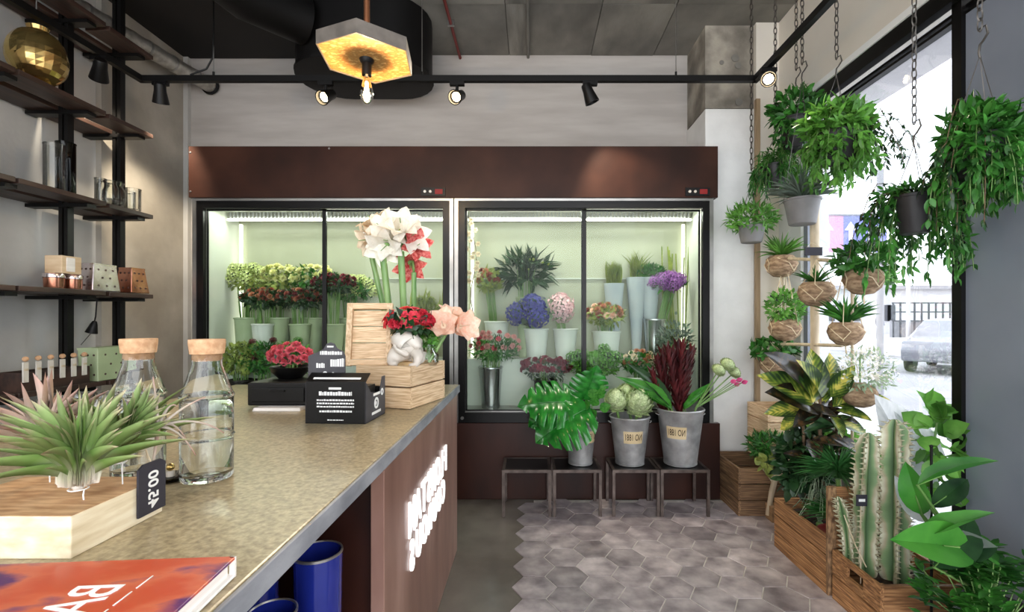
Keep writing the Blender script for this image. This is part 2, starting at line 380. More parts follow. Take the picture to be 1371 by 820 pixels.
mat('cactus', (116, 146, 104), rough=.55, uvgrad=[(0, (70, 100, 62)), (.3, (122, 150, 104)), (.55, (176, 166, 138)), (.85, (206, 206, 182)), (1, (228, 228, 208))])
mat('cactus_edge', (196, 196, 166), (160, 150, 124), rough=.7, scale=30)
for nm, a, b in [('pet_white', (246, 242, 232), (236, 230, 216)), ('pet_cream', (238, 222, 198), (228, 206, 176)), ('pet_red', (196, 28, 40), (226, 70, 74)), ('pet_redwhite', (196, 36, 42), (238, 150, 140)),
                 ('pet_crimson', (206, 26, 56), (232, 78, 96)), ('pet_peach', (244, 200, 174), (252, 224, 206)), ('pet_pink', (232, 160, 160), (244, 196, 190)), ('pet_rose', (206, 72, 92), (226, 120, 128)),
                 ('pet_burgundy', (104, 18, 38), (150, 40, 66)), ('pet_wine', (74, 14, 24), (120, 30, 40)), ('pet_blue', (52, 56, 140), (96, 98, 180)), ('pet_lilac', (206, 168, 200), (226, 196, 216)), ('pet_hpink', (240, 196, 204), (248, 216, 222)),
                 ('pet_purple', (146, 84, 166), (190, 132, 200)), ('pet_yellow', (222, 220, 150), (238, 236, 184)), ('pet_lime', (206, 218, 140), (230, 236, 176)), ('pet_terracotta', (168, 92, 62), (214, 156, 120)), ('pet_dusk', (130, 52, 46), (176, 96, 80)),
                 ('pet_magenta', (214, 60, 130), (232, 110, 164))]:
    mat(nm, a, b, rough=.6, scale=8, island=.22, transl=.25, objrand=.08)
mat('artichoke', (150, 172, 116), (206, 216, 170), rough=.6, scale=10, island=.3)
mat('protea_leaf', (52, 15, 20), (96, 34, 36), rough=.4, scale=6, island=.35, transl=.1)

def text_mesh(s, size, extrude, m, M, bold=0):
    cu = bpy.data.curves.new('lettering', 'FONT'); cu.body = s; cu.size = size; cu.extrude = extrude; cu.align_x = 'CENTER'; cu.align_y = 'CENTER'; cu.offset = bold
    cu.resolution_u = 3
    o = bpy.data.objects.new('lettering', cu); COL.objects.link(o)
    dg = bpy.context.evaluated_depsgraph_get(); me = bpy.data.meshes.new_from_object(o.evaluated_get(dg))
    bpy.data.objects.remove(o); bpy.data.curves.remove(cu)
    me.transform(M)
    if M.determinant() < 0: me.flip_normals()
    me.materials.clear(); me.materials.append(MAT[m]); return me
def frame(c, x, y, z): # matrix with columns x,y,z at c
    return Matrix(((x[0], y[0], z[0], c[0]), (x[1], y[1], z[1], c[1]), (x[2], y[2], z[2], c[2]), (0, 0, 0, 1)))
def lettering(name, s, size, extrude, m, parent, c, x, y, z, bold=0, local=False):
    off = Vector() if local else ORG[parent.name]
    me = text_mesh(s, size, extrude, m, frame(Vector(c)-off, x, y, z), bold)
    o = bpy.data.objects.new(name, me); COL.objects.link(o); o.parent = parent; return o

# ================================================================ THE SETTING
ZC = 3.65
XW = 1.93          # window wall
def sbox(name, a, b, m, bevel=0): return struct(MB().box(a, b).build(name, m, None, smooth=False, bevel=bevel))
floor = sbox('floor', (-3.4, -1.6, -.12), (2.1, 4.5, -.004), 'concrete_floor'); ORG[floor.name] = Vector()
gr = MB().box((.02, .9, -.0039), (1.97, 3.54, -.0015)).build('grout_bed', 'grout', floor, smooth=False)
HR = .115; GAP = .006
hexm = MB()
hp = [((HR-GAP/2*1.15)*math.cos(i*PI/3), (HR-GAP/2*1.15)*math.sin(i*PI/3)) for i in range(6)]
hp2 = [(x*.985, y*.985) for x, y in hp]
hexm.prism(hp, -.004, .0012, poly2=hp); hexm.prism(hp, .0012, .0022, poly2=hp2)
hex_me = hexm.mesh('hexagon_tile', 'tile', smooth=False)
rng = random.Random(3)
dx = 1.5*HR; dy = math.sqrt(3)*HR
for i in range(12):
    for j in range(15):
        x = .015+i*dx; y = 1.0+(j+(.5 if i % 2 else 0))*dy
        if y > 3.52 or x > 1.9: continue
        o = inst('tile', hex_me, floor, (x, y, rng.uniform(-.0006, .0006)), (rng.uniform(-.002, .002), rng.uniform(-.002, .002), 0))
sbox('wall_back', (-3.4, 4.19, 0), (1.5, 4.4, ZC+.1), 'plaster')
sbox('wall_left', (-3.4, 3.36, 0), (-3.02, 4.19, ZC+.1), 'concrete_wall')
sbox('wall_side_left', (-3.4, -1.6, 0), (-3.06, 3.36, ZC+.1), 'concrete_pale')
sbox('trim_1', (-3.021, 4.15, 0), (-2.98, 4.19, ZC), 'concrete_pale')
wp = sbox('wall_pillar', (1.37, 3.76, 3.0), (1.75, 4.3, ZC+.1), 'concrete_rough'); ORG[wp.name] = Vector()
sbox('wall_column', (1.365, 3.745, 0), (1.75, 4.3, 2.992), 'white_concrete', bevel=.008)
mb = MB()
for (u, v, r) in [(984, 78, .03), (988, 88, .025), (989, 137, .03), (966, 84, .018)]:
    c = P(u, v, 3.757); mb.lathe([(r*.7, 0), (r, .003), (r, .006), (.001, .008)], 14, c, ax=(0, -1, 0))
mb.build('formwork_plug', 'concrete_ceiling', wp)
sbox('wall_return', (1.752, 3.72, 0), (2.3, 3.95, ZC+.1), 'cream_paint')
sbox('trim_2', (1.745, 3.70, 0), (1.775, 3.735, 3.05), 'tan_trim')
sbox('wall_right', (XW, -1.6, 2.89), (XW+.2, 3.72, ZC+.1), 'cream_paint')
sbox('trim_3', (XW-.03, -.5, 2.875), (XW+.02, 3.6, 2.915), 'white_paint')
sbox('trim_4', (XW-.02, -.5, 2.79), (XW+.03, 3.6, 2.875), 'black_frame')
# ceiling slab with shuttered concrete panels
ce = sbox('ceiling', (-3.4, -1.6, ZC+.02), (2.3, 4.5, ZC+.2), 'concrete_ceiling'); ORG[ce.name] = Vector()
xs = [-1.9, -1.02, -.19, -.03, .523, 1.07, 1.94]; ys = [-1.6, -.1, 1.1, 2.3, 3.5, 4.19]
for i in range(len(xs)-1):
    for j in range(len(ys)-1):
        g = .006
        piece('panel', ce, ((xs[i]+xs[i+1])/2, (ys[j]+ys[j+1])/2, ZC+.012+rng.uniform(-.003, .003)), (xs[i+1]-xs[i]-g, ys[j+1]-ys[j]-g, .024), 'concrete_ceiling')
bc = sbox('ceiling_black', (-3.05, -1.6, ZC-.03), (-1.25, 4.18, ZC), 'black_ceiling')
mb = MB()
# window, frame and the pane beside it, its reflection painted as opaque grey
w1 = MB()
YA, YB = 2.155, 3.42
w1.box((XW+.01, YA, 0), (XW+.09, YA+.05, 2.88)); w1.box((XW+.02, YA, 0), (XW+.1, YB, .12))
w1.box((XW+.03, -.5, 2.72), (XW+.07, YB, 2.735)); w1.box((XW+.03, -.5, 2.75), (XW+.07, YB, 2.765))
win = struct(w1.build('window_1', 'black_frame', None, smooth=False)); ORG[win.name] = Vector()
MB().box((XW+.02, YB-.05, 0), (XW+.1, YB, 2.88)).build('far_jamb', 'jamb_reflection_grey', win, smooth=False)
MB().box((XW+.05, YA+.05, .12), (XW+.056, YB-.05, 2.88)).build('pane', 'window_pane', win, smooth=False)
sbox('wall_window_end', (XW, 3.42, 0), (XW+.2, 3.72, 2.89), 'white_paint')
d1 = struct(MB().box((XW+.03, .2, 0), (XW+.07, YA, 2.72)).build('reflection_pane', 'jamb_reflection_grey', None, smooth=False)); ORG[d1.name] = Vector()
sbox('canopy_outside', (XW+.2, -1.5, 2.97), (2.62, 7.5, 3.25), 'canopy')

# ---------------------------------------------------------------- street outside the window
ground = sbox('ground_outside', (2.13, -8, -.3), (120, 120, -.12), 'street')
sbox('pavement_outside', (2.13, -8, -.12), (5.2, 30, -.02), 'pavement')
sbox('pavement_far', (13.5, -8, -.12), (90, 120, -.04), 'pavement')
def far(name, label, cat, loc): return thing(name, label, cat, loc)
# traffic sign with arrows on two posts
sg = thing('traffic_sign', 'wide blue and pink lane sign with white arrows on posts outside', 'sign', P(1135, 560, 9))
c0 = P(1086, 290, 9); c1 = P(1128, 338, 9); c2 = P(1186, 338, 9)
MB().box((c0.x, 8.98, c1.z), (c1.x, 9.02, c0.z)).build('panel', 'sign_pink', sg, smooth=False)
MB().box((c1.x, 8.98, c1.z), (c2.x, 9.02, c0.z)).build('panel', 'sign_blue', sg, smooth=False)
def arrow(parent, u, v0, v1, bend=0):
    m = MB(); a = P(u, v1, 8.97); b = P(u, v0, 8.97); w = .035
    if not bend:
        m.prism([(a.x-w, a.z), (a.x+w, a.z), (a.x+w, b.z-.16), (a.x+.11, b.z-.16), (a.x, b.z), (a.x-.11, b.z-.16), (a.x-w, b.z-.16)], 8.965, 8.978, axis='y')
    else:
        m.prism([(a.x-w, a.z), (a.x+w, a.z), (a.x+w, b.z-.2), (a.x+.18, b.z-.2), (a.x+.18, b.z-.26), (a.x+.32, b.z-.165), (a.x+.18, b.z-.07), (a.x+.18, b.z-.13), (a.x-w, b.z-.13)], 8.965, 8.978, axis='y')
    m.build('arrow', 'white_ink', parent, smooth=False)
arrow(sg, 1139, 297, 332); arrow(sg, 1108, 297, 332); arrow(sg, 1165, 294, 334, 1)
pm = P(1100, 300, 9.05); pm2 = P(1216, 300, 14)
for x in (c0.x+.2, c2.x-.05): MB().cyl((x, 9.08, -.1), (x, 9.08, c0.z+.9), .06).build('post', 'far_grey', sg)
MB().cyl((c0.x-.1, 9.08, c0.z+.04), (c2.x+.1, 9.08, c0.z+.04), .03).build('rail', 'far_grey', sg)
pl = thing('lamp_post', 'thin pale lamp post by the street kerb', 'lamp post', (pm2.x, 14, -.12))
MB().cyl((pm2.x, 14, -.12), (pm2.x, 14, 6.5), .06, .04).build('post', 'far_white', pl)
MB().lathe([(.11, 0), (.11, .25), (.06, .3)], 14, (pm2.x, 14, -.12)).build('base', 'far_grey', pl)
# low white building and fence across the street
fb = thing('street_building', 'long low white building across the street', 'building', P(1190, 452, 40))
def wallpt(u, v, Y): return P(u, v, Y)
m = MB(); a = P(1090, 388, 42); b = P(1400, 388, 42); m.box((a.x, 42, -.1), (b.x, 50, a.z)); m.build('wall', 'far_white', fb, smooth=False)
m = MB(); m.box((a.x-.3, 41.5, a.z), (b.x, 50.5, a.z+.35)); m.build('roof_slab', 'far_grey', fb, smooth=False)
for u in (1112, 1128, 1146, 1187, 1193): 
    q = P(u, 430, 41.95); MB().box((q.x-.35, 41.9, q.z), (q.x+.35, 41.98, q.z+1.4)).build('window', 'far_dark', fb, smooth=False)
fn = thing('street_fence', 'dark railing fence in front of the white building', 'fence', P(1235, 452, 34))
for i in range(14):
    q = P(1196+i*9.5, 452, 34); MB().box((q.x-.05, 33.97, -.05), (q.x+.05, 34.03, P(1196, 405, 34).z)).build('post', 'far_dark', fn, smooth=False)
for v in (406, 418, 430):
    q = P(1194, v, 34); MB().box((q.x, 33.98, q.z-.04), (P(1330, v, 34).x, 34.02, q.z+.04)).build('rail', 'far_dark', fn, smooth=False)
q = P(1194, 446, 34.3); struct(MB().box((q.x, 34.2, -.1), (P(1340, 446, 34.3).x, 34.5, q.z+.9)).build('wall_street', 'far_grey', None, smooth=False))
# tree
tr = thing('street_tree', 'small round green tree beyond the white building', 'tree', P(1172, 455, 55))
m = MB(); rg = np.random.default_rng(5); c = P(1172, 372, 55)
n = 900; dv = nrm(rg.normal(size=(n, 3))); pos = np.array(tuple(c))+dv*np.array([2.2, 2.0, 1.3])*rg.uniform(.5, 1, (n, 1))
m.leaves(pos, nrm(rg.normal(size=(n, 3))), dv, .7, .5, SMALL); stuff(m.build('crown', 'leaf_fresh', tr, auto=False))
MB().cyl((c.x, 55, -.1), (c.x, 55, c.z), .2, .12).build('trunk', 'stem_brown', tr)
# car passing on the street, driving along the window
cc = P(1252, 492, 13.4)
car = thing('car', 'silver hatchback car on the street outside', 'car', (cc.x+.6, 13.4, -.12), rz=R(40))
prof = [(-2.0, .32), (-2.05, .62), (-1.95, .86), (-1.15, .96), (-.45, 1.42), (.95, 1.46), (1.75, 1.02), (2.02, .9), (2.05, .45), (1.95, .3)]
m = MB(); n = len(prof)
inner = [(x*.98, z if z < 1 else z-.03) for x, z in prof]
vs = [(x, -.84, z) if z < 1 else (x, -.64, z) for x, z in prof]+[(x, .84, z) if z < 1 else (x, .64, z) for x, z in prof]
m.add(vs, [tuple(range(n)), tuple(range(2*n-1, n-1, -1))]+[(i, n+i, n+(i+1) % n, (i+1) % n) for i in range(n)])
body = m.build('body', 'car_paint', car, smooth=False, local=True, bevel=.06)
for s in (-1, 1):
    m = MB(); yb = .80; yt = .655
    for x0, x1, t0, t1 in ((-1.02, -.05, -.42, -.05), (.02, 1.5, .02, .95)):
        v = [(x0, s*yb, 1.0), (x1, s*yb, 1.0), (t1, s*yt, 1.38), (t0, s*yt, 1.38)]
        v2 = [(a, b+s*.012, c) for a, b, c in v]
        m.add(v+v2, [(0, 1, 2, 3), (7, 6, 5, 4), (0, 4, 5, 1), (1, 5, 6, 2), (2, 6, 7, 3), (3, 7, 4, 0)])
    m.build('side_window', 'far_dark', car, smooth=False, local=True)
    for x in (-1.3, 1.25):
        w = MB().lathe([(.001, -.1), (.2, -.1), (.31, -.1), (.33, -.05), (.33, .05), (.31, .1), (.2, .1), (.001, .1)], 24, (x, s*.76, .33), ax=(0, 1, 0)).build('wheel', 'tyre', car, local=True)
        MB().lathe([(.2, 0), (.19, .02), (.001, .03)], 16, (x, s*.86, .33), ax=(0, s, 0)).build('hubcap', 'steel', w, local=True)
# distant pedestrian
pp = P(1178, 456, 31)
me = bpy.data.meshes.new('person_body')
J = [(0, 0, .92), (0, 0, 1.18), (0, 0, 1.42), (0, 0, 1.52), (0, -.02, 1.66), (.18, 0, 1.4), (.24, .02, 1.12), (.24, -.06, .88), (-.18, 0, 1.4), (-.24, .02, 1.12), (-.24, -.06, .88), (.1, 0, .88), (.11, -.05, .48), (.11, .04, .06), (.11, -.1, .03), (-.1, 0, .88), (-.11, .06, .48), (-.11, .14, .06), (-.11, 0, .03)]
E = [(0, 1), (1, 2), (2, 3), (3, 4), (2, 5), (5, 6), (6, 7), (2, 8), (8, 9), (9, 10), (0, 11), (11, 12), (12, 13), (13, 14), (0, 15), (15, 16), (16, 17), (17, 18)]
RD = [.15, .15, .16, .06, .1, .07, .055, .04, .07, .055, .04, .1, .07, .05, .045, .1, .07, .05, .045]
me.from_pydata(J, E, []); me.materials.append(MAT['jacket'])
pers = bpy.data.objects.new('person', me); COL.objects.link(pers); pers.location = (pp.x, pp.y, -.04)
sk = pers.modifiers.new('skin', 'SKIN'); 
for i, r in enumerate(RD): me.skin_vertices[0].data[i].radius = (r, r)
me.skin_vertices[0].data[0].use_root = True
pers.modifiers.new('sub', 'SUBSURF').levels = 1
tag(pers, 'person in dark clothes standing across the street', 'person')

# ================================================================ OVERHEAD
# plenum duct
m = MB()
def rrect(x0, x1, y0, y1, r, k=7):
    out = []
    for cx, cy, a0 in ((x1-r, y1-r, 0), (x0+r, y1-r, 90), (x0+r, y0+r, 180), (x1-r, y0+r, 270)):
        for i in range(k): a = R(a0+90*i/(k-1)); out.append((cx+r*math.cos(a), cy+r*math.sin(a)))
    return out
pl_ = rrect(-1.78, -.77, 3.36, 4.02, .32)
m.prism(pl_, 3.2, 3.644)
du = thing('ventilation_duct', 'large black painted ventilation duct under the ceiling', 'duct', (-1.1, 3.7, 3.62))
m.build('plenum', 'dark_duct', du)
m = MB(); m.prism([(x*1.0+(.012 if x > -1.2 else -.012), y) for x, y in pl_], 3.19, 3.215); m.build('rim', 'dark_duct', du, smooth=False)
m = MB(); m.tube([(-1.6, 3.38, 3.45), (-1.85, 3.1, 3.45), (-1.95, 2.6, 3.45), (-1.95, 1.0, 3.45)], .16, 20); m.build('round_branch', 'dark_duct', du)
# insulated pipe
pa = Vector((-2.79, 4.17, 3.37)); pb = Vector((-3.0, 2.75, 3.37))
pi = thing('insulated_pipe', 'silver foil wrapped pipe running below the ceiling', 'pipe', tuple(pa))
d = pb-pa; n = 40
MB().tube([pa+d*(i/n) for i in range(n+1)], [.058+(.004 if i % 5 == 0 else 0) for i in range(n+1)], 18).build('sleeve', 'pipe_foil', pi)
MB().lathe([(.059, 0), (.075, .004), (.075, .02), (.059, .024)], 18, (-2.79, 4.145, 3.37), ax=(0, 1, 0)).build('collar', 'dark_duct', pi)
for k in range(6):
    c = pa+d*(.12+k*.15); MB().lathe([(.06, -.008), (.064, -.008), (.064, .008), (.06, .008)], 18, c, ax=tuple(d.normalized()), closed=True).build('band', 'steel', pi)
rp = thing('red_sprinkler_pipe', 'thin red pipe along the concrete ceiling', 'pipe', (-.62, 4.15, 3.62))
MB().cyl((-.62, 4.18, 3.625), (-.62, .5, 3.625), .012, k=10).build('pipe', 'red_pipe', rp)
for y in (1.5, 2.6, 3.7): MB().box((-.645, y-.01, 3.61), (-.595, y+.01, 3.652)).build('clip', 'steel', rp, smooth=False)
cp = thing('ceiling_conduit', 'thin grey conduit along the concrete ceiling', 'conduit', (-.02, 4.15, 3.62))
MB().cyl((-.025, 4.18, 3.63), (-.025, .5, 3.63), .012, k=10).build('pipe', 'concrete_ceiling', cp)
# lighting track
TZ, TY, TXL, TXR = 3.0, 3.3, -2.69, 1.55
tk = thing('lighting_track', 'black suspended lighting track framing the room', 'track', (0, TY, TZ))
m = MB(); m.box((TXL, TY-.018, TZ-.02), (TXR, TY+.018, TZ+.02)); m.build('rail', 'black_metal', tk, smooth=False)
m = MB(); m.box((TXL-.018, .6, TZ-.02), (TXL+.018, TY+.018, TZ+.02)); m.build('rail', 'black_metal', tk, smooth=False)
m = MB(); m.box((TXR-.018, .6, TZ-.02), (TXR+.018, TY+.018, TZ+.02)); m.build('rail', 'black_metal', tk, smooth=False)
for u in (286, 565, 905):
    x = (u-CX)*TY/FPX; MB().cyl((x, TY, TZ+.02), (x, TY, ZC), .003, k=6).build('suspension_wire', 'steel', tk)
    MB().cyl((x, TY, TZ+.02), (x, TY, TZ+.05), .008, k=8).build('wire_grip', 'black_metal', tk)
for p in ((TXL, 2.6), (TXR, 2.5), (TXR, 1.5)):
    MB().cyl((p[0], p[1], TZ+.02), (p[0], p[1], ZC), .003, k=6).build('suspension_wire', 'steel', tk)
cb = P(286, 60, TY)
MB().tube([(cb.x, TY, ZC), (cb.x, TY, 3.35), (cb.x-.005, TY, 3.15), (cb.x-.05, TY, 3.07), (cb.x-.16, TY, TZ+.03)], .006, 8).build('feed_cable', 'black_metal', tk)
def spot(label, at, aim, lit, power=0, coll=.12):
    at = Vector(at); t = thing('track_spotlight', label, 'spotlight', tuple(at), 'track spotlights')
    MB().box((at.x-.05, at.y-.016, at.z-.045), (at.x+.05, at.y+.016, at.z-.02)).build('adapter', 'black_metal', t, smooth=False)
    h = at+Vector((0, 0, -coll)); MB().cyl(at+Vector((0, 0, -.04)), h, .011, k=10).build('stem', 'black_metal', t)
    a = Vector(aim).normalized(); b = h-a*.035; s = MB()
    s.lathe([(.001, -.05), (.03, -.05), (.034, -.04), (.036, 0), (.05, .075), (.05, .08), (.044, .08), (.04, .05), (.001, .045)], 22, b, ax=tuple(a)); s.build('head', 'black_metal', t)
    MB().lathe([(.030, .052), (.022, .058), (.001, .06)], 18, b, ax=tuple(a)).build('lens', 'spot_glow' if lit else 'steel', t)
    if power:  # beam shines also from heads whose lens is left without glow
        ld = bpy.data.lights.new('spot_beam', 'SPOT'); ld.energy = power; ld.color = (1, .86, .66); ld.spot_size = R(80); ld.spot_blend = .7; ld.shadow_soft_size = .03
        lo = bpy.data.objects.new('spot_beam', ld); COL.objects.link(lo); lo.location = b+a*.1; lo.rotation_mode = 'QUATERNION'; lo.rotation_quaternion = a.to_track_quat('-Z', 'Y')
def trk(u): return ((u-CX)*TY/FPX, TY, TZ)
spot('black cone spotlight on the track arm above the shelves', (TXL, 2.98, TZ), (-.55, .5, -.75), False, 25)
spot('black spotlight on the track beside the foil pipe', trk(215), (-.25, .4, -.9), False, 40)
spot('lit spotlight on the track between foil pipe and hexagon lamp', trk(436), (-.25, -.75, -.55), True, 55)
spot('lit spotlight on the track beside the black duct', trk(612), (-.25, -.8, -.5), True, 55)
spot('black tilted spotlight on the track over the cooler above the stools', trk(790), (.4, .15, -.95), False, 45)
spot('lit spotlight at the track corner by the concrete pillar', (TXR, 3.12, TZ), (-.4, -.8, -.4), True, 55, .09)
# hexagon pendant
LY = 2.25; hc = P(491, 80, LY)
pd = thing('pendant_lamp', 'hexagonal wooden pendant lamp with bare filament bulb', 'lamp', tuple(hc))
hx = [(hc.x+.225*math.cos(R(a)), hc.y+.225*math.sin(R(a))) for a in (-22, 38, 98, 158, 218, 278)]
hxi = [(hc.x+.218*math.cos(R(a)), hc.y+.218*math.sin(R(a))) for a in (-22, 38, 98, 158, 218, 278)]
m = MB(); n = 6
for i in range(6):
    a, b, c, dd = hx[i], hx[(i+1) % 6], hxi[(i+1) % 6], hxi[i]
    m = MB(); m.prism([a, b, c, dd], hc.z-.005, hc.z+.058); m.build('rim_side', 'grey_rim', pd, smooth=False)
m = MB(); m.prism(hxi, hc.z, hc.z+.05); m.build('body', 'osb', pd, smooth=False)
MB().cyl((hc.x, LY, hc.z+.05), (hc.x, LY, ZC), .014, k=14).build('rod', 'copper', pd)
sk_ = MB().lathe([(.001, 0), (.034, 0), (.03, -.012), (.022, -.02), (.022, -.075), (.001, -.075)], 18, hc).build('socket', 'black_metal', pd)
bz = hc.z-.075
MB().lathe([(.013, 0), (.016, -.02), (.026, -.055), (.031, -.085), (.026, -.112), (.012, -.13), (.001, -.134)], 20, (hc.x, LY, bz)).build('bulb', 'bulb_glass', pd)
m = MB()
for k in range(6):
    a = k*PI/3; m.tube([(hc.x+.004*math.cos(a), LY+.004*math.sin(a), bz-.03), (hc.x+.013*math.cos(a), LY+.013*math.sin(a), bz-.105)], .0022, 5)
m.build('filament', 'bulb_glow', pd)
ld = bpy.data.lights.new('bulb_light', 'POINT'); ld.energy = 16; ld.color = (1, .78, .5); ld.shadow_soft_size = .02
lo = bpy.data.objects.new('bulb_light', ld); COL.objects.link(lo); lo.location = (hc.x, LY, bz-.07)

# ================================================================ FLOWER COOLERS
YF = 3.57                       # face plane of the joinery
hd = thing('cooler_header', 'long dark brown board above the flower coolers', 'panel', (-.58, 3.65, 2.24))
MB().box((-2.544, 3.55, 2.245), (1.389, 3.75, 2.627)).build('board', 'brown_board', hd, smooth=False, bevel=.003)
for k, u in enumerate((580, 934)):
    c = P(u, 257, 3.545); cpn = MB().box((c.x-.09, 3.54, c.z-.03), (c.x+.09, 3.552, c.z+.03)).build('control_panel', 'black_plastic', hd, smooth=False)
    MB().box((c.x+.015, 3.536, c.z-.018), (c.x+.07, 3.541, c.z+.018)).build('display', 'red_display', cpn, smooth=False)
    for i in range(2): MB().cyl((c.x-.06+i*.04, 3.541, c.z), (c.x-.06+i*.04, 3.532, c.z), .01, k=12).build('button', 'white_ceramic', cpn)
for (x, z) in ((-2.53, 2.58), (-2.53, 2.29), (-1.5, 2.61)): MB().lathe([(.008, 0), (.006, .004), (.001, .005)], 10, (x, 3.55, z), ax=(0, -1, 0)).build('screw', 'steel', hd)
pt = thing('cooler_plinth', 'dark brown plinth under the flower coolers', 'panel', (-.58, 3.8, 0))
MB().box((-2.55, 3.555, 0), (1.406, 3.6, .565)).build('board', 'dark_brown_board', pt, smooth=False, bevel=.003)
MB().box((-2.55, 3.6, 0), (1.36, 4.1, .56)).build('base', 'dark_brown_board', pt, smooth=False)
SHF = .648                       # cooler floor height
def cooler(x0, x1, label, mul):
    t = thing('flower_cooler', label, 'cooler', ((x0+x1)/2, 3.8, .566))
    z0, z1 = .567, 2.243; yb = 4.07
    MB().box((x0, yb, z0), (x1, yb+.06, z1)).build('back_panel', 'cooler_inside', t, smooth=False)
    for s, x in ((1, x0), (-1, x1)):
        m = MB(); a, b = sorted((x, x+s*.04)); m.box((a, 3.6, z0), (b, yb, z1)); m.build('side_panel', 'cooler_white', t, smooth=False)
    MB().box((x0+.04, 3.6, z0), (x1-.04, yb, SHF)).build('floor_panel', 'steel', t, smooth=False)
    MB().box((x0+.04, 3.6, 2.215), (x1-.04, yb, z1)).build('ceiling_panel', 'cooler_white', t, smooth=False)
    MB().box((x0+.06, 3.9, 2.165), (x1-.06, yb, 2.214)).build('evaporator', 'steel', t, smooth=False)
    m = MB()
    for i in range(60):
        xx = x0+.08+(x1-x0-.16)*i/59; m.box((xx-.004, 3.885, 2.16), (xx+.004, 3.9, 2.21))
    stuff(m.build('evaporator_fins', 'far_grey', t, smooth=False))
    MB().box((x0+.06, 3.875, 2.142), (x1-.06, 3.9, 2.155)).build('strip_light', 'led', t, smooth=False)
    for x in (x0+.075, x1-.075): MB().box((x-.012, 4.035, SHF+.05), (x+.012, 4.05, 2.14)).build('strip_light', 'led_soft', t, smooth=False)
    MB().box((x0+.04, 3.835, SHF), (x1-.04, yb, 1.02)).build('step', 'cooler_white', t, smooth=False)
    for z in (1.68,):
        MB().box((x0+.04, 4.055, z), (x1-.04, 4.069, z+.008)).build('shelf_rail', 'cooler_white', t, smooth=False)
    # outer steel surround
    m = MB(); w = .028; m.box((x0, 3.565, z0), (x0+w, 3.6, z1)); m.box((x1-w, 3.565, z0), (x1, 3.6, z1)); m.box((x0+w, 3.565, z1-.018), (x1-w, 3.6, z1)); m.build('surround', 'steel', t, smooth=False)
    # black frame
    ax0, ax1 = x0+w, x1-w; f = .05
    m = MB(); m.box((ax0, 3.57, z0), (ax0+f, 3.605, z1-.018)); m.box((ax1-f, 3.57, z0), (ax1, 3.605, z1-.018)); m.box((ax0+f, 3.57, z1-.07), (ax1-f, 3.605, z1-.018)); m.box((ax0+f, 3.57, z0), (ax1-f, 3.605, z0+.075))
    m.build('frame', 'black_frame', t, smooth=False)
    MB().cyl((ax0+.03, 3.57, z0+.035), (ax0+.03, 3.562, z0+.035), .012, k=14).build('lock', 'steel', t)
    xm = mul
    for a, b, y in ((ax0+f, xm+.018, 3.612), (xm-.018, ax1-f, 3.632)):
        m = MB(); g = .03
        m.box((a, y-.006, z0+.075), (a+g if a > ax0+f+.01 else a+.012, y+.006, z1-.07)); m.box((b-g if b < ax1-f-.01 else b-.012, y-.006, z0+.075), (b, y+.006, z1-.07))
        m.box((a, y-.006, z0+.075), (b, y+.006, z0+.09)); m.box((a, y-.006, z1-.085), (b, y+.006, z1-.07))
        dr = m.build('sliding_door', 'black_frame', t, smooth=False)
        MB().box((a+.01, y-.002, z0+.085), (b-.01, y+.002, z1-.08)).build('glass_pane', 'pane', dr, smooth=False)
    return t
cooler(-2.527, -.58, 'glass-fronted flower cooler behind the counter', (433-CX)*3.6/FPX)
cooler(-.572, 1.361, 'glass-fronted flower cooler above the metal stools', (782-CX)*3.6/FPX)

# ================================================================ BLOOM MESHES
def petal(L, Wd, a0, a1, n=5, m=2, r0=0., cup=.25, ruf=0, prof=None, ph=0):
    prof = prof or (lambda t: math.sin(PI*min(1, .12+t*.88)**1.0)**.6 if t < 1 else .12)
    v = []; f = []; w = 2*m+1; r = r0; z = 0
    for i in range(n+1):
        t = i/n; a = a0+(a1-a0)*t
        if i: r += L/n*math.sin(a); z += L/n*math.cos(a)
        p = prof(t)*Wd/2
        for j in range(w):
            q = (j-m)/m; ins = cup*p*q*q
            rr = r-ins*math.cos(a); zz = z+ins*math.sin(a)
            wob = ruf*math.sin(j*2.4+i*1.3+ph)*t*L
            v.append((rr+wob*math.cos(a), q*p, zz-wob*math.sin(a)))
    for i in range(n):
        for j in range(w-1): f.append((i*w+j, i*w+j+1, (i+1)*w+j+1, (i+1)*w+j))
    uv = [(i/n, (j-m)/m*.5) for i in range(n+1) for j in range(w)]
    return np.array(v), np.array(f), uv
def ring(mb, k, ph, *a, mi=0, z=0, **kw):
    for i in range(k):
        v, f, uv = petal(*a, ph=i*1.7, **kw); th = ph+i*2*PI/k; c, s = math.cos(th), math.sin(th)
        mb.add(np.stack([v[:, 0]*c-v[:, 1]*s, v[:, 0]*s+v[:, 1]*c, v[:, 2]+z], 1), f, mi, uv)
BM = {}
def rose_mesh(m, name='rose'):
    k = ('rose', m)
    if k not in BM:
        b = MB()
        ring(b, 3, 0, .75, .7, R(-4), R(-10), n=3, m=1, r0=.08, cup=.5); ring(b, 4, .5, .8, .85, R(8), R(20), n=3, m=1, r0=.14, cup=.5)
        ring(b, 5, .2, .85, .95, R(22), R(60), n=3, m=1, r0=.18, cup=.5); ring(b, 5, .8, .85, 1.0, R(45), R(100), n=3, m=1, r0=.18, cup=.4)
        BM[k] = b.mesh('bloom', m)
    return BM[k]
def ruffle_mesh(m):
    k = ('ruf', m)
    if k not in BM:
        b = MB(); rg = np.random.default_rng(4)
        for rr, (n, a0, a1) in enumerate(((5, -.1, .2), (7, .15, .6), (9, .4, 1.1), (10, .8, 1.7))): ring(b, n, rr, .9-.05*rr, .6, a0, a1, n=3, m=1, r0=.05, cup=.1, ruf=.12)
        BM[k] = b.mesh('bloom', m)
    return BM[k]
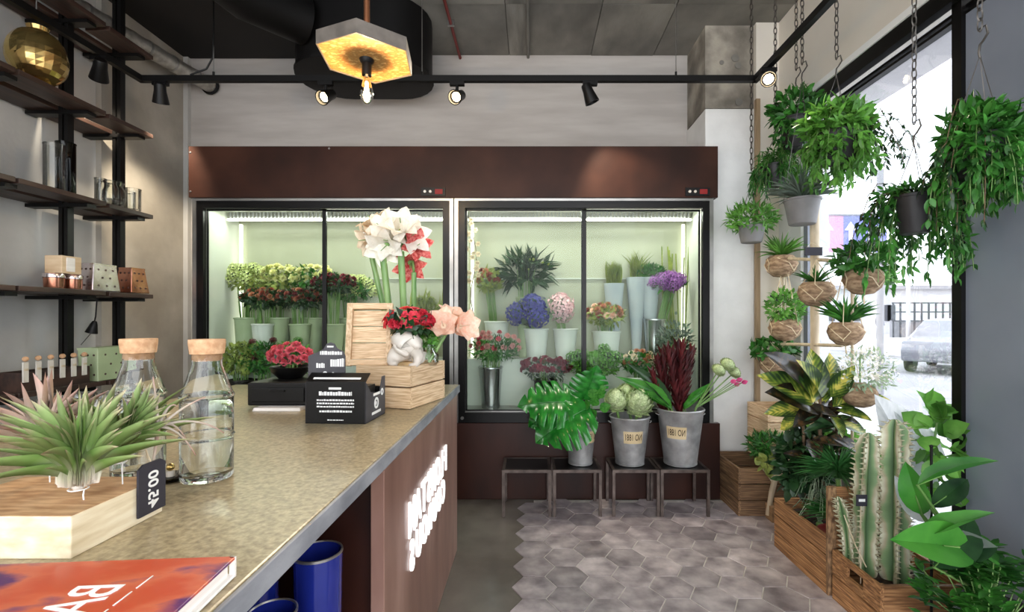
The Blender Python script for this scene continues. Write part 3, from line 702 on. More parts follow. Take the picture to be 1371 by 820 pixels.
def daisy_mesh(m):
    k = ('daisy', m)
    if k not in BM:
        b = MB(); ring(b, 6, 0, 1, .75, R(30), R(95), n=3, m=1, cup=.3); ring(b, 5, .4, .7, .6, R(10), R(70), n=3, m=1, cup=.3)
        BM[k] = b.mesh('bloom', m)
    return BM[k]
def cluster_mesh(m, n=80, fl=.27, seed=1, squash=.85):
    k = ('clu', m, n)
    if k not in BM:
        b = MB(); rg = np.random.default_rng(seed); i = np.arange(n)+.5
        ph = np.arccos(1-1.75*i/n); th = PI*(1+5**.5)*i
        d = np.stack([np.cos(th)*np.sin(ph), np.sin(th)*np.sin(ph), np.cos(ph)], 1); p = d*rg.uniform(.74, 1.04, (n, 1))*np.array([1, 1, squash])
        for q in range(4):
            t1 = nrm(np.cross(d, nrm(rg.normal(size=(1, 3)))+d*0)); t2 = np.cross(d, t1); a = q*PI/2
            dirs = t1*math.cos(a)+t2*math.sin(a)+d*(.35+rg.normal(size=(n, 1))*.25)
            b.leaves(p, dirs, d, fl, fl*.85, SMALL)
        b.sphere((0, 0, 0), .62, 10, 7, sc=(1, 1, squash), mi=1)  # dark core colour paints the shade in the gaps between florets
        BM[k] = b.mesh('bloom', [m, 'leaf_dark'])
    return BM[k]
def bud_mesh(m):
    k = ('bud', m)
    if k not in BM:
        b = MB(); ring(b, 3, 0, 1.5, 1.0, R(40), R(-28), n=4, m=1, r0=.05, cup=.5); ring(b, 3, PI/3, 1.5, 1.1, R(46), R(-22), n=4, m=1, r0=.08, cup=.5)
        BM[k] = b.mesh('bloom', m)
    return BM[k]
def scale_mesh(m):     # artichoke head
    k = ('art', m)
    if k not in BM:
        b = MB(); b.sphere((0, 0, 0), .82, 12, 8)
        for r in range(8):
            la = -1.0+r*.32; n = max(4, int(13*math.cos(la)))
            th = np.arange(n)*2*PI/n+r*.5
            d = np.stack([np.cos(th)*math.cos(la), np.sin(th)*math.cos(la), np.full(n, math.sin(la))], 1)
            tdir = np.stack([-np.cos(th)*math.sin(la), -np.sin(th)*math.sin(la), np.full(n, math.cos(la))], 1)
            b.leaves(d*.8, tdir+d*.5, d, .55, .5, tpl(3, lambda t: math.sin(PI*min(1, .3+t*.7))**.7 if t < 1 else 0, .25, -.3))
        BM[k] = b.mesh('bloom', m)
    return BM[k]

RG = np.random.default_rng(11)
def foliage_ball(mb, c, rad, n, L, Wd, t=SMALL, seed=0, lower=-.6, upbias=.35):
    rg = np.random.default_rng(seed+100); d = nrm(rg.normal(size=(n, 3))); d[:, 2] = np.maximum(d[:, 2], lower)
    p = np.array(tuple(c))+d*np.array(rad)*rg.uniform(.35, 1, (n, 1))**.6
    dd = nrm(d+rg.normal(size=(n, 3))*.5+np.array([0, 0, upbias]))
    mb.leaves(p, dd, nrm(d+np.array([0, 0, .6])), L*rg.uniform(.6, 1.25, n), Wd*rg.uniform(.7, 1.2, n), t)
def bucket_prof(r0, r1, h, w=.004): return [(.001, 0), (r0, 0), (r0+(r1-r0)*.5, h*.5), (r1, h-.006), (r1+.004, h), (r1-.003, h+.002), (r1-w, h-.01), (r0-w+.001, .02), (.001, .02)]
def bucket(label, loc, r0, r1, h, m, group='flower buckets in the coolers', name='flower_bucket', k=26):
    t = thing(name, label, 'bucket', loc, group)
    MB().lathe(bucket_prof(r0, r1, h), k, loc).build('body', m, t)
    MB().lathe([(r1, h-.012), (r1+.006, h-.008), (r1+.006, h-.001), (r1, h+.003)], k, loc).build('rim', m, t)
    return t
def bunch(label, base, top, rad, bl, n, size, leaf='leaf', nl=260, ll=.06, lw=.03, stem='stem', cat='flowers', group='cut flower bunches', seed=0, lower=.0, name='flower_bunch', nst=14, face=(0, -.55, .5), blade=None, ymin=None, ymax=None):
    """bl: list of bloom meshes spread over a dome; each bloom its own part"""
    t = thing(name, label, cat, tuple(base), group); rg = np.random.default_rng(seed+7); base = Vector(base); top = Vector(top)
    m = MB()
    for i in range(nst):
        a = rg.uniform(0, 2*PI); rr = rg.uniform(.1, .9)
        p0 = base+Vector((math.cos(a)*.03, math.sin(a)*.03, .024)); p2 = top+Vector((math.cos(a)*rad[0]*rr*.7, math.sin(a)*rad[1]*rr*.7, -rad[2]*.2)); p1 = p0.lerp(p2, .55)+Vector((0, 0, .03))
        m.tube([p0, p1, p2], [.0045, .004, .003], 5)
    m.build('stems', stem, t)
    if nl:
        m = MB(); foliage_ball(m, top-Vector((0, 0, rad[2]*.35)), rad, nl, ll, lw, seed=seed, lower=-.8)
        if ymin: v = m.v[-1]; v[:, 1] = ymin+np.abs(v[:, 1]-ymin); v[:, 1] = ymax-np.abs(ymax-v[:, 1])
        stuff(m.build('foliage', leaf, t, auto=False))
    if blade:
        m = MB(); k = blade[0]; a = rg.uniform(0, 2*PI, k); d = np.stack([np.cos(a)*rg.uniform(.1, .9, k), np.sin(a)*rg.uniform(.1, .7, k), np.ones(k)], 1)
        m.leaves(np.array(tuple(top-Vector((0, 0, rad[2]))))+d*np.array([.03, .03, 0]), d, np.stack([np.cos(a), np.sin(a), np.ones(k)*.3], 1), blade[1]*rg.uniform(.6, 1.1, k), blade[2], T_BL[1])
        if ymin: v = m.v[-1]; v[:, 1] = ymin+np.abs(v[:, 1]-ymin); v[:, 1] = ymax-np.abs(ymax-v[:, 1])
        stuff(m.build('leaf_blades', leaf, t, auto=False))
    pts = []
    for i in range(n):
        for _ in range(30):
            d = rg.normal(size=3); d /= np.linalg.norm(d); d[1] = -abs(d[1])*.9+.15; d[2] = max(d[2], lower-.25)
            q = Vector((top.x+d[0]*rad[0], top.y+d[1]*rad[1], top.z+d[2]*rad[2]))
            if ymin: q.y = min(max(q.y, ymin+size*.8), ymax-size*.8)
            if all((q-p).length > size*1.25 for p in pts): break
        pts.append(q)
        dr = (Vector(d)+Vector(face)).normalized(); s = size*rg.uniform(.85, 1.15)
        inst('bloom', bl[i % len(bl)], t, q, dr, s)
    return t

def cp(u, v, Y): return P(u, v, Y)
def onstep(u, Y=3.93): return Vector(((u-CX)*Y/FPX, Y, 1.021))
def onfloor(u, Y=3.735): return Vector(((u-CX)*Y/FPX, Y, SHF+.001))
# ---- right-hand cooler
def set_(u, Y, tier, r0, r1, h, bm, blabel, flabel, ftop, frad, bl, n, size, **kw):
    b = onstep(u, Y) if tier else onfloor(u, Y)
    bucket(blabel, tuple(b), r0, r1, h, bm)
    kw.setdefault('ymin', 3.655); kw.setdefault('ymax', 4.06); return bunch(flabel, b, ftop, frad, bl, n, size, **kw)
set_(718, 3.93, 1, .075, .1, .24, 'bucket_white', 'white bucket under the blue hydrangeas', 'bunch of blue hydrangea heads in a white bucket', P(706, 418, 3.86), (.12, .07, .06), [cluster_mesh('pet_blue')], 3, .1, leaf='leaf_dark', nl=60, ll=.08, lw=.05, seed=1)
set_(757, 3.93, 1, .075, .1, .24, 'bucket_white', 'white bucket under the pink hydrangea', 'pink hydrangea heads over pale green leaves', P(745, 412, 3.86), (.07, .06, .05), [cluster_mesh('pet_hpink')], 2, .1, leaf='leaf_pale', nl=90, ll=.08, lw=.05, seed=2)
set_(665, 3.95, 1, .075, .1, .3, 'bucket_white', 'white bucket holding green stems by the frame', 'tall green stems with terracotta flowers in the cooler corner', P(655, 372, 3.95), (.08, .06, .09), [rose_mesh('pet_dusk'), rose_mesh('pet_terracotta')], 7, .035, leaf='leaf_yellow', nl=240, seed=3)
set_(703, 4.0, 1, .05, .075, .5, 'green_vase', 'tall pale green vase under the lily stems', 'tall green lily stems with upright buds', P(703, 358, 3.98), (.2, .05, .1), [bud_mesh('leaf_yellow')], 8, .022, leaf='leaf_dark', nl=150, ll=.16, lw=.035, seed=4, blade=(26, .26, .025))
set_(812, 3.93, 1, .09, .115, .22, 'bucket_white', 'wide white bucket under the terracotta roses', 'bunch of terracotta and peach roses in the cooler', P(810, 420, 3.87), (.14, .08, .07), [rose_mesh('pet_terracotta'), rose_mesh('pet_dusk'), rose_mesh('pet_peach')], 22, .032, leaf='leaf_yellow', nl=200, seed=5)
set_(876, 3.93, 1, .07, .09, .32, 'bucket_silver', 'silver bucket under the purple flowers', 'bunch of purple allium flowers in the cooler', P(895, 380, 3.9), (.12, .06, .05), [cluster_mesh('pet_purple', 60, .3, 2, 1)], 7, .055, leaf='leaf', nl=30, seed=6, nst=24)
set_(657, 3.735, 0, .07, .092, .32, 'bucket_silver', 'shiny silver bucket with pink carnations beside the frame', 'pink and coral carnations with green buds in silver bucket', P(663, 462, 3.72), (.19, .06, .1), [ruffle_mesh('pet_pink'), ruffle_mesh('pet_pink'), ruffle_mesh('pet_rose')], 22, .032, leaf='leaf', nl=520, ll=.045, lw=.016, seed=7)
set_(730, 3.735, 0, .07, .09, .22, 'bucket_dark', 'dark bucket under the burgundy flowers', 'dense bunch of burgundy flowers behind the monstera', P(730, 492, 3.73), (.19, .06, .07), [ruffle_mesh('pet_burgundy'), daisy_mesh('pet_burgundy')], 30, .036, leaf='leaf_dark', nl=120, seed=8)
set_(795, 3.735, 0, .07, .092, .24, 'bucket_white', 'white bucket under the green leafy bunch', 'mounded bunch of bright green leaves in the cooler', P(796, 483, 3.73), (.19, .07, .1), [cluster_mesh('leaf_fresh', 40, .34, 4)], 8, .045, leaf='leaf_fresh', nl=700, ll=.04, lw=.028, seed=9)
set_(856, 3.735, 0, .07, .092, .24, 'bucket_white', 'white bucket under the beige buds', 'bunch of beige rosebuds with mixed green leaves', P(856, 482, 3.73), (.12, .06, .07), [rose_mesh('pet_cream'), rose_mesh('pet_terracotta')], 14, .03, leaf='leaf', nl=240, seed=10)
set_(908, 3.735, 0, .07, .092, .26, 'bucket_white', 'white bucket under the eucalyptus branches', 'tall eucalyptus branches at the end of the cooler', P(905, 452, 3.74), (.15, .05, .18), [bud_mesh('leaf_grey')], 6, .02, leaf='leaf_grey', nl=520, ll=.045, lw=.022, seed=11)
# paper-wrapped grasses
for k, (u, v0, v1, v2, lf, lab) in enumerate([(822, 380, 350, 470, 'leaf_yellow', 'paper cone of drooping grasses beside the roses'), (852, 372, 345, 470, 'leaf_yellow', 'pale blue paper cone of upright grasses'), (870, 372, 355, 440, 'leaf', 'paper cone of dense green leaves above the silver bucket')]):
    Y = 3.98; b = Vector(((u-CX)*Y/FPX, Y, 1.022)); tp = P(u, v0, Y)
    t = thing('wrapped_bunch', lab, 'flowers', tuple(b), 'paper-wrapped bunches')
    m = MB(); h = tp.z-b.z; m.lathe([(.03, 0), (.05, h*.4), (.085, h), (.083, h), (.048, h*.4), (.028, .004), (.001, .004)], 16, b); m.build('paper_cone', 'paper_wrap', t)
    m = MB()
    n = 150; rg = np.random.default_rng(k); a = rg.uniform(0, 2*PI, n); sp = rg.uniform(.1, 1.0, n)
    d = np.stack([np.cos(a)*sp, np.sin(a)*sp*.6, np.ones(n)], 1)
    if k < 2: m.leaves(np.array(tuple(tp-Vector((0, 0, .06)))), d, np.stack([np.cos(a), np.sin(a), np.full(n, .4)], 1), rg.uniform(.12, .24, n), .008, T_BL[2+k % 2])
    else: foliage_ball(m, tp+Vector((0, 0, .03)), (.13, .07, .07), 500, .04, .022, seed=3)
    stuff(m.build('leaves', lf, t, auto=False))
# bamboo canes, orchid spray
t = thing('cane_bundle', 'tall pale canes leaning in the cooler corner', 'canes', (1.18, 3.98, 1.021))
for i in range(9):
    x = 1.1+i*.022; MB().cyl((x, 3.96+.01*(i % 3), 1.021), (x+.05*math.sin(i), 4.02, 1.95-.03*(i % 4)), .006, k=8).build('cane', 'leaf_yellow', t)
def spray(label, base, top, m_, n, seed):
    t = thing('blossom_spray', label, 'flowers', tuple(base)); base = Vector(base); top = Vector(top); rg = random.Random(seed)
    pts = [base.lerp(top, i/12)+Vector((.03*math.sin(i*.9), .01*math.cos(i), 0)) for i in range(13)]
    MB().tube(pts, [.006-.0003*i for i in range(13)], 6).build('stem', 'stem_brown', t)
    for i in range(n):
        q = base.lerp(top, .55+.45*i/n)+Vector((rg.uniform(-.05, .05), rg.uniform(-.05, .0), rg.uniform(-.02, .02)))
        inst('bloom', daisy_mesh(m_), t, q, Vector((rg.uniform(-.5, .5), -1, rg.uniform(-.3, .5))), rg.uniform(.025, .034))
spray('tall white blossom spray beside the cooler frame', onstep(637, 3.86), P(632, 290, 3.84), 'pet_cream', 16, 4)
# ---- left-hand cooler
row = [(330, 'pet_lime', 'leaf_yellow', 'lime green'), (372, 'pet_yellow', 'leaf_yellow', 'pale yellow'), (418, 'pet_yellow', 'leaf', 'cream yellow'), (470, 'pet_lime', 'leaf', 'large pale green')]
for k, (u, pm_, lf, w) in enumerate(row):
    b = onstep(u, 3.98); bucket('greenish bucket under the %s blooms at the cooler back' % w, tuple(b), .07, .09, .33, 'green_vase')
    bunch('bunch of %s blooms at the back of the cooler behind the counter' % w, b, P(u, 370 if k < 3 else 385, 3.96), (.19, .06, .08), [cluster_mesh(pm_, 40, .34, 3) if k in (0, 3) else rose_mesh(pm_)], 12 if k in (0, 3) else 18, .05 if k in (0, 3) else .036, leaf=lf, nl=200, seed=30+k, ymin=3.655, ymax=4.06)
row = [(352, 'pet_dusk', 'pet_terracotta', 'brick red'), (402, 'pet_dusk', 'pet_wine', 'mixed dark red'), (447, 'pet_wine', 'pet_burgundy', 'deep wine red')]
for k, (u, p1, p2, w) in enumerate(row):
    b = onstep(u, 3.86); bucket('pale bucket under the %s roses' % w, tuple(b), .06, .08, .28, 'green_vase' if k else 'bucket_white')
    bunch('bunch of %s roses in the cooler behind the counter' % w, b, P(u, 398 if k < 2 else 378, 3.84), (.17, .05, .06), [rose_mesh(p1), rose_mesh(p2), rose_mesh('pet_terracotta') if k < 2 else rose_mesh(p2)], 26, .027, leaf='leaf_dark', nl=260, seed=40+k, ll=.06, ymin=3.655, ymax=4.06)
row = [(322, 'leaf_yellow', 'yellow green'), (352, 'leaf', 'dark berry'), (388, 'leaf_fresh', 'fresh green')]
for k, (u, lf, w) in enumerate(row):
    b = onfloor(u, 3.735); bucket('dark bucket under the %s foliage' % w, tuple(b), .07, .09, .22, 'bucket_dark')
    bunch('bushy bunch of %s foliage in the cooler behind the counter' % w, b, P(u, 474, 3.72), (.17, .06, .12), [cluster_mesh('leaf_yellow', 40, .34, 5) if k == 0 else cluster_mesh('pet_wine', 40, .34, 6) if k == 1 else cluster_mesh('leaf_fresh', 40, .34, 4)], 6, .03, leaf=lf, nl=600, ll=.045, lw=.025, seed=50+k, ymin=3.655, ymax=4.06)
b = onstep(570, 3.93); bucket('green bucket behind the red amaryllis', tuple(b), .07, .09, .3, 'green_vase')
bunch('tall yellow green stems behind the red amaryllis in the cooler', b, P(570, 420, 3.92), (.11, .05, .2), [cluster_mesh('leaf_yellow', 40, .34, 5)], 8, .03, leaf='leaf_yellow', nl=420, ll=.08, lw=.02, seed=61, blade=(30, .4, .02), ymin=3.655, ymax=4.06)

# ================================================================ COUNTER
XE = -.424; ZT = .96
ct = thing('shop_counter', 'long counter with speckled top and rusty brown steel front', 'counter', (-1.1, 1.5, 0))
MB().box((-1.73, .15, .917), (XE-.002, 2.8, ZT)).build('worktop', 'countertop', ct, smooth=False, bevel=.004)
MB().box((XE-.002, .15, .916), (XE+.006, 2.8, ZT-.002)).build('worktop_edge', 'counter_edge', ct, smooth=False, bevel=.002)
MB().box((-1.73, 2.8, .916), (XE+.006, 2.806, ZT-.002)).build('worktop_edge', 'counter_edge', ct, smooth=False)
MB().box((-.47, 1.40, 0), (-.43, 2.78, .915)).build('front_panel', 'rust_panel', ct, smooth=False, bevel=.002)
MB().box((-1.68, 1.42, 0), (-.472, 2.77, .914)).build('body', 'dark_brown_board', ct, smooth=False)
MB().box((-1.68, .2, 0), (-1.64, 1.42, .914)).build('back_board', 'dark_brown_board', ct, smooth=False)
MB().box((-1.64, .2, .0), (-.47, 1.42, .24)).build('lower_shelf', 'dark_brown_board', ct, smooth=False)
MB().box((-1.64, .2, .24), (-.47, .24, .914)).build('end_board', 'dark_brown_board', ct, smooth=False)
for word, y0, y1, z, hgt in (('FLOWSTAN', 2.42, 1.66, .640, .128), ('COUROUS', 2.36, 1.66, .502, .112)):
    n_ = len(word); st = (y0-y1)/n_
    for i, ch in enumerate(word):
        yc = y0-(i+.5)*st; zz = z-.012*(i/(n_-1)-.5)
        lettering('sign_letter', ch, hgt/.72, .004, 'letters', ct, (-.425, yc, zz), (0, -.72*st/.095, 0), (0, 0, 1), (1, 0, 0), bold=.002)
# blue vases on the lower shelf
for k, (x, y, r, h, lab) in enumerate([(-.555, 1.245, .06, .5, 'tall dark blue metallic vase next to the rusty panel'), (-.575, 1.06, .052, .455, 'shorter blue glass vase with a thin pale rim'), (-.70, 1.20, .06, .50, 'bright blue vase standing behind the two others under the counter')]):
    t = thing('blue_vase', lab, 'vase', (x, y, .241), 'blue vases under the counter')
    MB().lathe([(.001, 0), (r*.85, 0), (r*.9, .01), (r, h), (r-.004, h), (r*.9-.004, .02), (.001, .02)], 36, (x, y, .241)).build('body', 'blue_vase', t)
    MB().lathe([(r-.004, h), (r-.002, h+.003), (r+.001, h+.002), (r+.001, h-.004)], 36, (x, y, .241)).build('rim', 'steel', t)
# book
bz = ZT+.001
c0 = Vector((-.448, .716, bz)); ang = R(4)
bk = thing('book', 'hardback book with orange and purple floral cover', 'book', tuple(c0), rz=ang)
bw, bh, th = .33, .26, .03
MB().box((-bw, -bh, .004), (-.004, -.004, th-.004)).build('page_block', 'pages', bk, smooth=False, local=True)
for z in (0, th-.004): MB().box((-bw-.006, -bh-.004, z), (.004, .004, z+.004)).build('cover', 'cover_art' if z else 'white_paint', bk, smooth=False, local=True, bevel=.001)
MB().box((-.004, .0, .0), (.0042, .004, th)).build('spine_edge', 'pages', bk, smooth=False, local=True)
lettering('cover_title', 'BA', .088, .0004, 'white_ink', bk, (-.128, -.098, th+.0006), (0, -.66, 0), (-1, 0, 0), (0, 0, 1), local=True)
lettering('cover_subtitle', '— — —', .03, .0004, 'white_ink', bk, (-.082, -.1, th+.0006), (0, -1, 0), (-.9, 0, 0), (0, 0, 1), local=True)
# wooden block with air plants
blx0, blx1, bly0, bly1, blh = -1.02, -.743, .772, .964, .07
bl_ = thing('wooden_block', 'thick pale wooden block holding air plants', 'block', ((blx0+blx1)/2, .87, ZT))
MB().box((blx0, bly0, ZT), (blx1, bly1, ZT+blh-.001)).build('body', 'wood_block', bl_, smooth=False, bevel=.002)
MB().box((blx0+.001, bly0+.001, ZT+blh-.001), (blx1-.001, bly1-.001, ZT+blh)).build('top_face', 'wood_block_top', bl_, smooth=False)
bt = ZT+blh
def wire_stand(p, q):
    return [Vector(p), Vector((p[0], p[1], p[2]+.025)), Vector(q)+Vector((.02, 0, 0)), Vector(q)+Vector((-.015, .015, .002)), Vector(q)+Vector((-.015, -.012, .004)), Vector(q)+Vector((.015, -.012, .006))]
def air_plant(label, base, n, Lr, wd, m_, lean=(0, 0, 0), seed=0, spread=1.0, wire=True, wz=None):
    base = Vector(base); t = thing('air_plant', label, 'plant', tuple(base), 'air plants on the wooden block')
    rg = np.random.default_rng(seed); m = MB()
    a = rg.uniform(0, 2*PI, n); s = rg.uniform(.15, 1, n)*spread
    d = np.stack([np.cos(a)*s, np.sin(a)*s, rg.uniform(.35, 1.2, n)], 1)+np.array(lean)
    L = rg.uniform(Lr[0], Lr[1], n)
    for q in range(4):
        i = np.arange(n) % 4 == q
        tp = T_BLL[q]
        m.leaves(np.array(tuple(base+Vector((0, 0, .012)))), d[i], np.stack([-np.cos(a[i])*.4, -np.sin(a[i])*.4, np.ones(i.sum())], 1), L[i], wd, tp)
    m.sphere(base+Vector((0, 0, .01)), .009, 10, 7); m.build('leaves', m_, t, auto=False)
    if wire and wz is not None:
        m = MB(); m.tube([base+Vector((.01, 0, .004)), base+Vector((.012, -.004, -.004)), Vector((base.x+.014, base.y-.005, wz))], .0012, 5)
        th = np.linspace(0, 2*PI, 14); m.tube([base+Vector((.014*math.cos(x), .014*math.sin(x), .006)) for x in th], .0012, 5)
        m.build('wire_stand', 'white_ink', t)
    return t
T_BLL = [tpl(9, lambda t: (1-t)**.75*min(1, .7+t*2), c, .5) for c in (.05, .3, .6, -.25)]
air_plant('large spiky green air plant on the wooden block', (-.80, .845, bt+.012), 150, (.09, .18), .0034, 'air_leaf', (.05, 0, .25), 1, .72, wz=bt)
air_plant('leaning green air plant behind the large one', (-.80, .925, bt+.035), 70, (.09, .16), .0034, 'air_leaf', (.55, .15, .3), 2, .45, wz=bt)
air_plant('pinkish curly air plant at the back of the wooden block', (-.95, .935, bt+.03), 44, (.10, .18), .0032, 'air_leaf_pink', (.1, .0, .5), 3, .7, wz=bt)
# wispy air plant standing by the price tag
wb = P(213, 600, .95)
t = thing('wispy_air_plant', 'wispy pale air plant with long curling leaves by the price tag', 'plant', (-.752, .95, bt))
m = MB(); top = P(212, 572, .95)
m.tube([(-.752, .95, bt), (-.751, .95, bt+.03), tuple(top)], [.002, .002, .004], 6)
for (u, v, dr) in [(275, 532, .05), (262, 610, .06), (238, 545, .02), (190, 520, .03), (192, 590, .03), (300, 580, .06), (205, 505, 0), (250, 590, .05)]:
    e = P(u, v, .95+dr*.5); md = Vector(top).lerp(e, .55)+Vector((0, 0, .035 if v > 540 else .012))
    pts = [Vector(top)*(1-s)**2+md*2*s*(1-s)+e*s*s for s in [i/8 for i in range(9)]]
    m.tube(pts, [.003*(1-i/9.5)+.0005 for i in range(9)], 6)
m.build('leaves', 'air_leaf_pink', t, auto=False)
# price tag
tg = thing('price_tag', 'black chalk price tag leaning on the wooden block', 'tag', (blx1+.008, .93, ZT+.02))
m = MB(); y0, y1, z0, z1 = .898, .964, ZT+.012, ZT+.102
m.prism([(y0, z0), (y1, z0), (y1, z1), (y1-.012, z1+.008), (y0+.012, z1+.008), (y0, z1)], blx1+.002, blx1+.006, axis='x'); m.build('slate', 'chalk_tag', tg, smooth=False)
lettering('price', '45.00', .034, .0004, 'white_ink', tg, (blx1+.0066, .931, (z0+z1)/2), (0, 0, .95), (0, 1, 0), (1, 0, 0), bold=.0006)
MB().tube([(blx1+.003, .931, z1+.006), (blx1-.01, .935, z1+.03), (blx1-.012, .95, bt)], .0012, 5).build('string', 'rope', tg)
# corked carafes
def carafe(label, x, y, ring_=True):
    t = thing('corked_carafe', label, 'bottle', (x, y, ZT), 'corked glass carafes')
    r = .056; o = [(.001, 0), (r*.93, 0), (r, .006), (r, .09), (r, .1), (r+.0025, .104), (r, .108), (r, .195), (r+.0025, .2), (r*.93, .212), (.036, .262), (.032, .275), (.032, .302), (.034, .306)]
    i = [(.0315, .306), (.0295, .3), (.0295, .275), (.033, .262), (r*.93-.003, .212), (r-.003, .198), (r-.003, .02), (r*.85, .014), (.001, .014)]
    MB().lathe(o+i, 40, (x, y, ZT+.0005)).build('glass_body', 'glass', t)
    MB().lathe([(.001, .286), (.0292, .286), (.031, .302), (.036, .303), (.039, .33), (.0385, .338), (.001, .339)], 30, (x, y, ZT)).build('cork_stopper', 'cork', t)
carafe('corked glass carafe standing alone in front of the cooler', -.79, 1.166)
carafe('corked glass carafe behind the wispy air plant', -.985, 1.20)
# small brass-lidded glass dish between the carafes
x, y = -.875, 1.16
t = thing('glass_dish', 'small round dish with a brass knob between the carafes', 'dish', (x, y, ZT))
MB().lathe([(.001, 0), (.045, 0), (.05, .004), (.046, .006), (.001, .005)], 28, (x, y, ZT+.0005)).build('plate', 'dark_glass', t)
MB().cyl((x, y, ZT+.006), (x, y, ZT+.02), .009, k=14).build('candle', 'white_ceramic', t); MB().sphere((x, y, ZT+.028), .009, 12, 8).build('knob', 'gold', t)
# glass jars behind the air plants
for k, (u, Y, r, h, mm, lab) in enumerate([(150, 1.42, .06, .17, 'thin_glass', 'clear glass jar behind the green air plant'), (112, 1.42, .06, .12, 'white_ceramic', 'white ceramic pot behind the air plants'), (85, 1.5, .07, .14, 'thin_glass', 'wide clear glass vase at the counter back')]):
    x = (u-CX)*Y/FPX; t = thing('counter_jar', lab, 'jar', (x, Y, ZT))
    MB().lathe([(.001, 0), (r*.95, 0), (r, .008), (r, h*.8), (r*.8, h*.92), (r*.82, h), (r*.78, h), (r*.76, h*.9), (r-.004, h*.78), (r-.004, .01), (.001, .01)], 30, (x, Y, ZT)).build('body', mm, t)
    MB().lathe([(r*.82, h-.012), (r*.87, h-.008), (r*.87, h-.002), (r*.82, h+.001)], 30, (x, Y, ZT)).build('rim', mm, t)
    if k != 1:
        m = MB(); foliage_ball(m, (x, Y, ZT+h*.4), (r*.7, r*.7, h*.35), 120, .03, .016, seed=k); stuff(m.build('moss', 'leaf_pale', t, auto=False))
# display box with header card
bx = thing('display_box', 'black cardboard display box with white printing', 'box', tuple(P(449, 568, 1.76)*1), rz=R(-3))
bx.location.z = ZT
w2, dp, hh, hb = .1135, .2, .155, .11
m = MB(); m.box((-w2, 0, 0), (w2, .003, hh)); fr_ = m.build('front_wall', 'card_black', bx, smooth=False, local=True)
m = MB(); m.box((-w2, dp-.003, 0), (w2, dp, hb)); m.build('back_wall', 'card_black', bx, smooth=False, local=True)
for s in (-1, 1):
    m = MB(); x = s*w2; x0, x1 = (x-.003, x) if s > 0 else (x, x+.003)
    m.prism([(0, 0), (dp, 0), (dp, hh), (dp-.03, hh), (dp-.06, hb*.86), (.05, hb), (.02, hh*.9), (0, hh)], x0, x1, axis='x'); sd = m.build('side_wall', 'card_grey', bx, smooth=False, local=True)
    if s > 0:
        m = MB(); m.lathe([(.022, 0), (.022, .0015), (.013, .0015), (.013, 0)], 20, (w2, .105, .06), ax=(1, 0, 0)); m.sphere((w2+.001, .1, .06), .008, 8, 6, sc=(.2, 1, 1))
        m.box((w2, .06, .02), (w2+.0012, .15, .03)); m.box((w2, .075, .09), (w2+.0012, .14, .1)); m.lathe([(.014, 0), (.014, .0015), (.007, .0015), (.007, 0)], 14, (w2, .165, .095), ax=(1, 0, 0)); stuff(m.build('printing', 'white_ink', sd, local=True, smooth=False))
MB().box((-w2, 0, 0), (w2, dp, .003)).build('bottom', 'card_black', bx, smooth=False, local=True)
# inner tray of seed packets, sloped front flap
m = MB(); m.add([(-w2, 0, hh), (w2, 0, hh), (w2, .045, hh+.028), (-w2, .045, hh+.028), (-w2, .002, hh-.003), (w2, .002, hh-.003), (w2, .047, hh+.025), (-w2, .047, hh+.025)], [(0, 1, 2, 3), (7, 6, 5, 4), (0, 4, 5, 1), (1, 5, 6, 2), (2, 6, 7, 3), (3, 7, 4, 0)]); fl = m.build('front_flap', 'card_black', bx, smooth=False, local=True)
rg = random.Random(2); m = MB()
def words(m, x0, x1, z, h, y=-.0008):
    x = x0
    while x < x1:
        w = rg.uniform(.004, .011); m.box((x, y, z), (min(x+w, x1), y+.0008, z+h*rg.uniform(.8, 1))); x += w+.0022
m.box((-.025, -.0008, .126), (.022, 0, .134)); words(m, -.062, .062, .104, .015); 
for z in (.084, .072, .060): words(m, -.07, .07, z, .006)
words(m, -.06, .062, .042, .008); words(m, -.03, .03, .012, .004); stuff(m.build('printing', 'white_ink', fr_, local=True, smooth=False))
m = MB(); m.add([(a, .014+b*.0, hh+.011) for a, b in ()] or [(-.09, .0095, hh+.0075), (.09, .0095, hh+.0075), (.09, .019, hh+.0135), (-.09, .019, hh+.0135)], [(0, 1, 2, 3)]); stuff(m.build('printing', 'white_ink', fl, local=True, smooth=False))
m = MB()   # header card
hp_ = [(-.132, hh-.05), (.012, hh-.05), (.012, .245), (.005, .262), (-.02, .275), (-.03, .292), (-.045, .297), (-.06, .292), (-.072, .272), (-.1, .258), (-.132, .245)]
m.prism(hp_, .055, .059, axis='y'); hdc = m.build('header_card', 'card_grey', bx, smooth=False, local=True)
m = MB(); m.box((-.058, .0542, .278), (-.033, .055, .284)); 
def words2(x0, x1, z, h):
    words(m, x0, x1, z, h, .0542)
words2(-.085, .0, .25, .014); words2(-.045, .008, .205, .032); words2(-.1, -.068, .2, .02); words2(-.055, .0, .155, .012)
for cx_, cz_, r_ in ((-.085, .168, .014), (-.066, .178, .009), (.0, .168, .009), (-.035, .178, .006)): m.lathe([(r_, 0), (r_, .0009), (r_*.5, .0009), (r_*.5, 0)], 12, (cx_, .055, cz_), ax=(0, -1, 0))
stuff(m.build('printing', 'white_ink', hdc, local=True, smooth=False))
for k in range(5):   # packets in the box
    piece('seed_packet', bx, (-.08+k*.04, .1, .075), (.034, .07, .11), 'card_black', local=True)
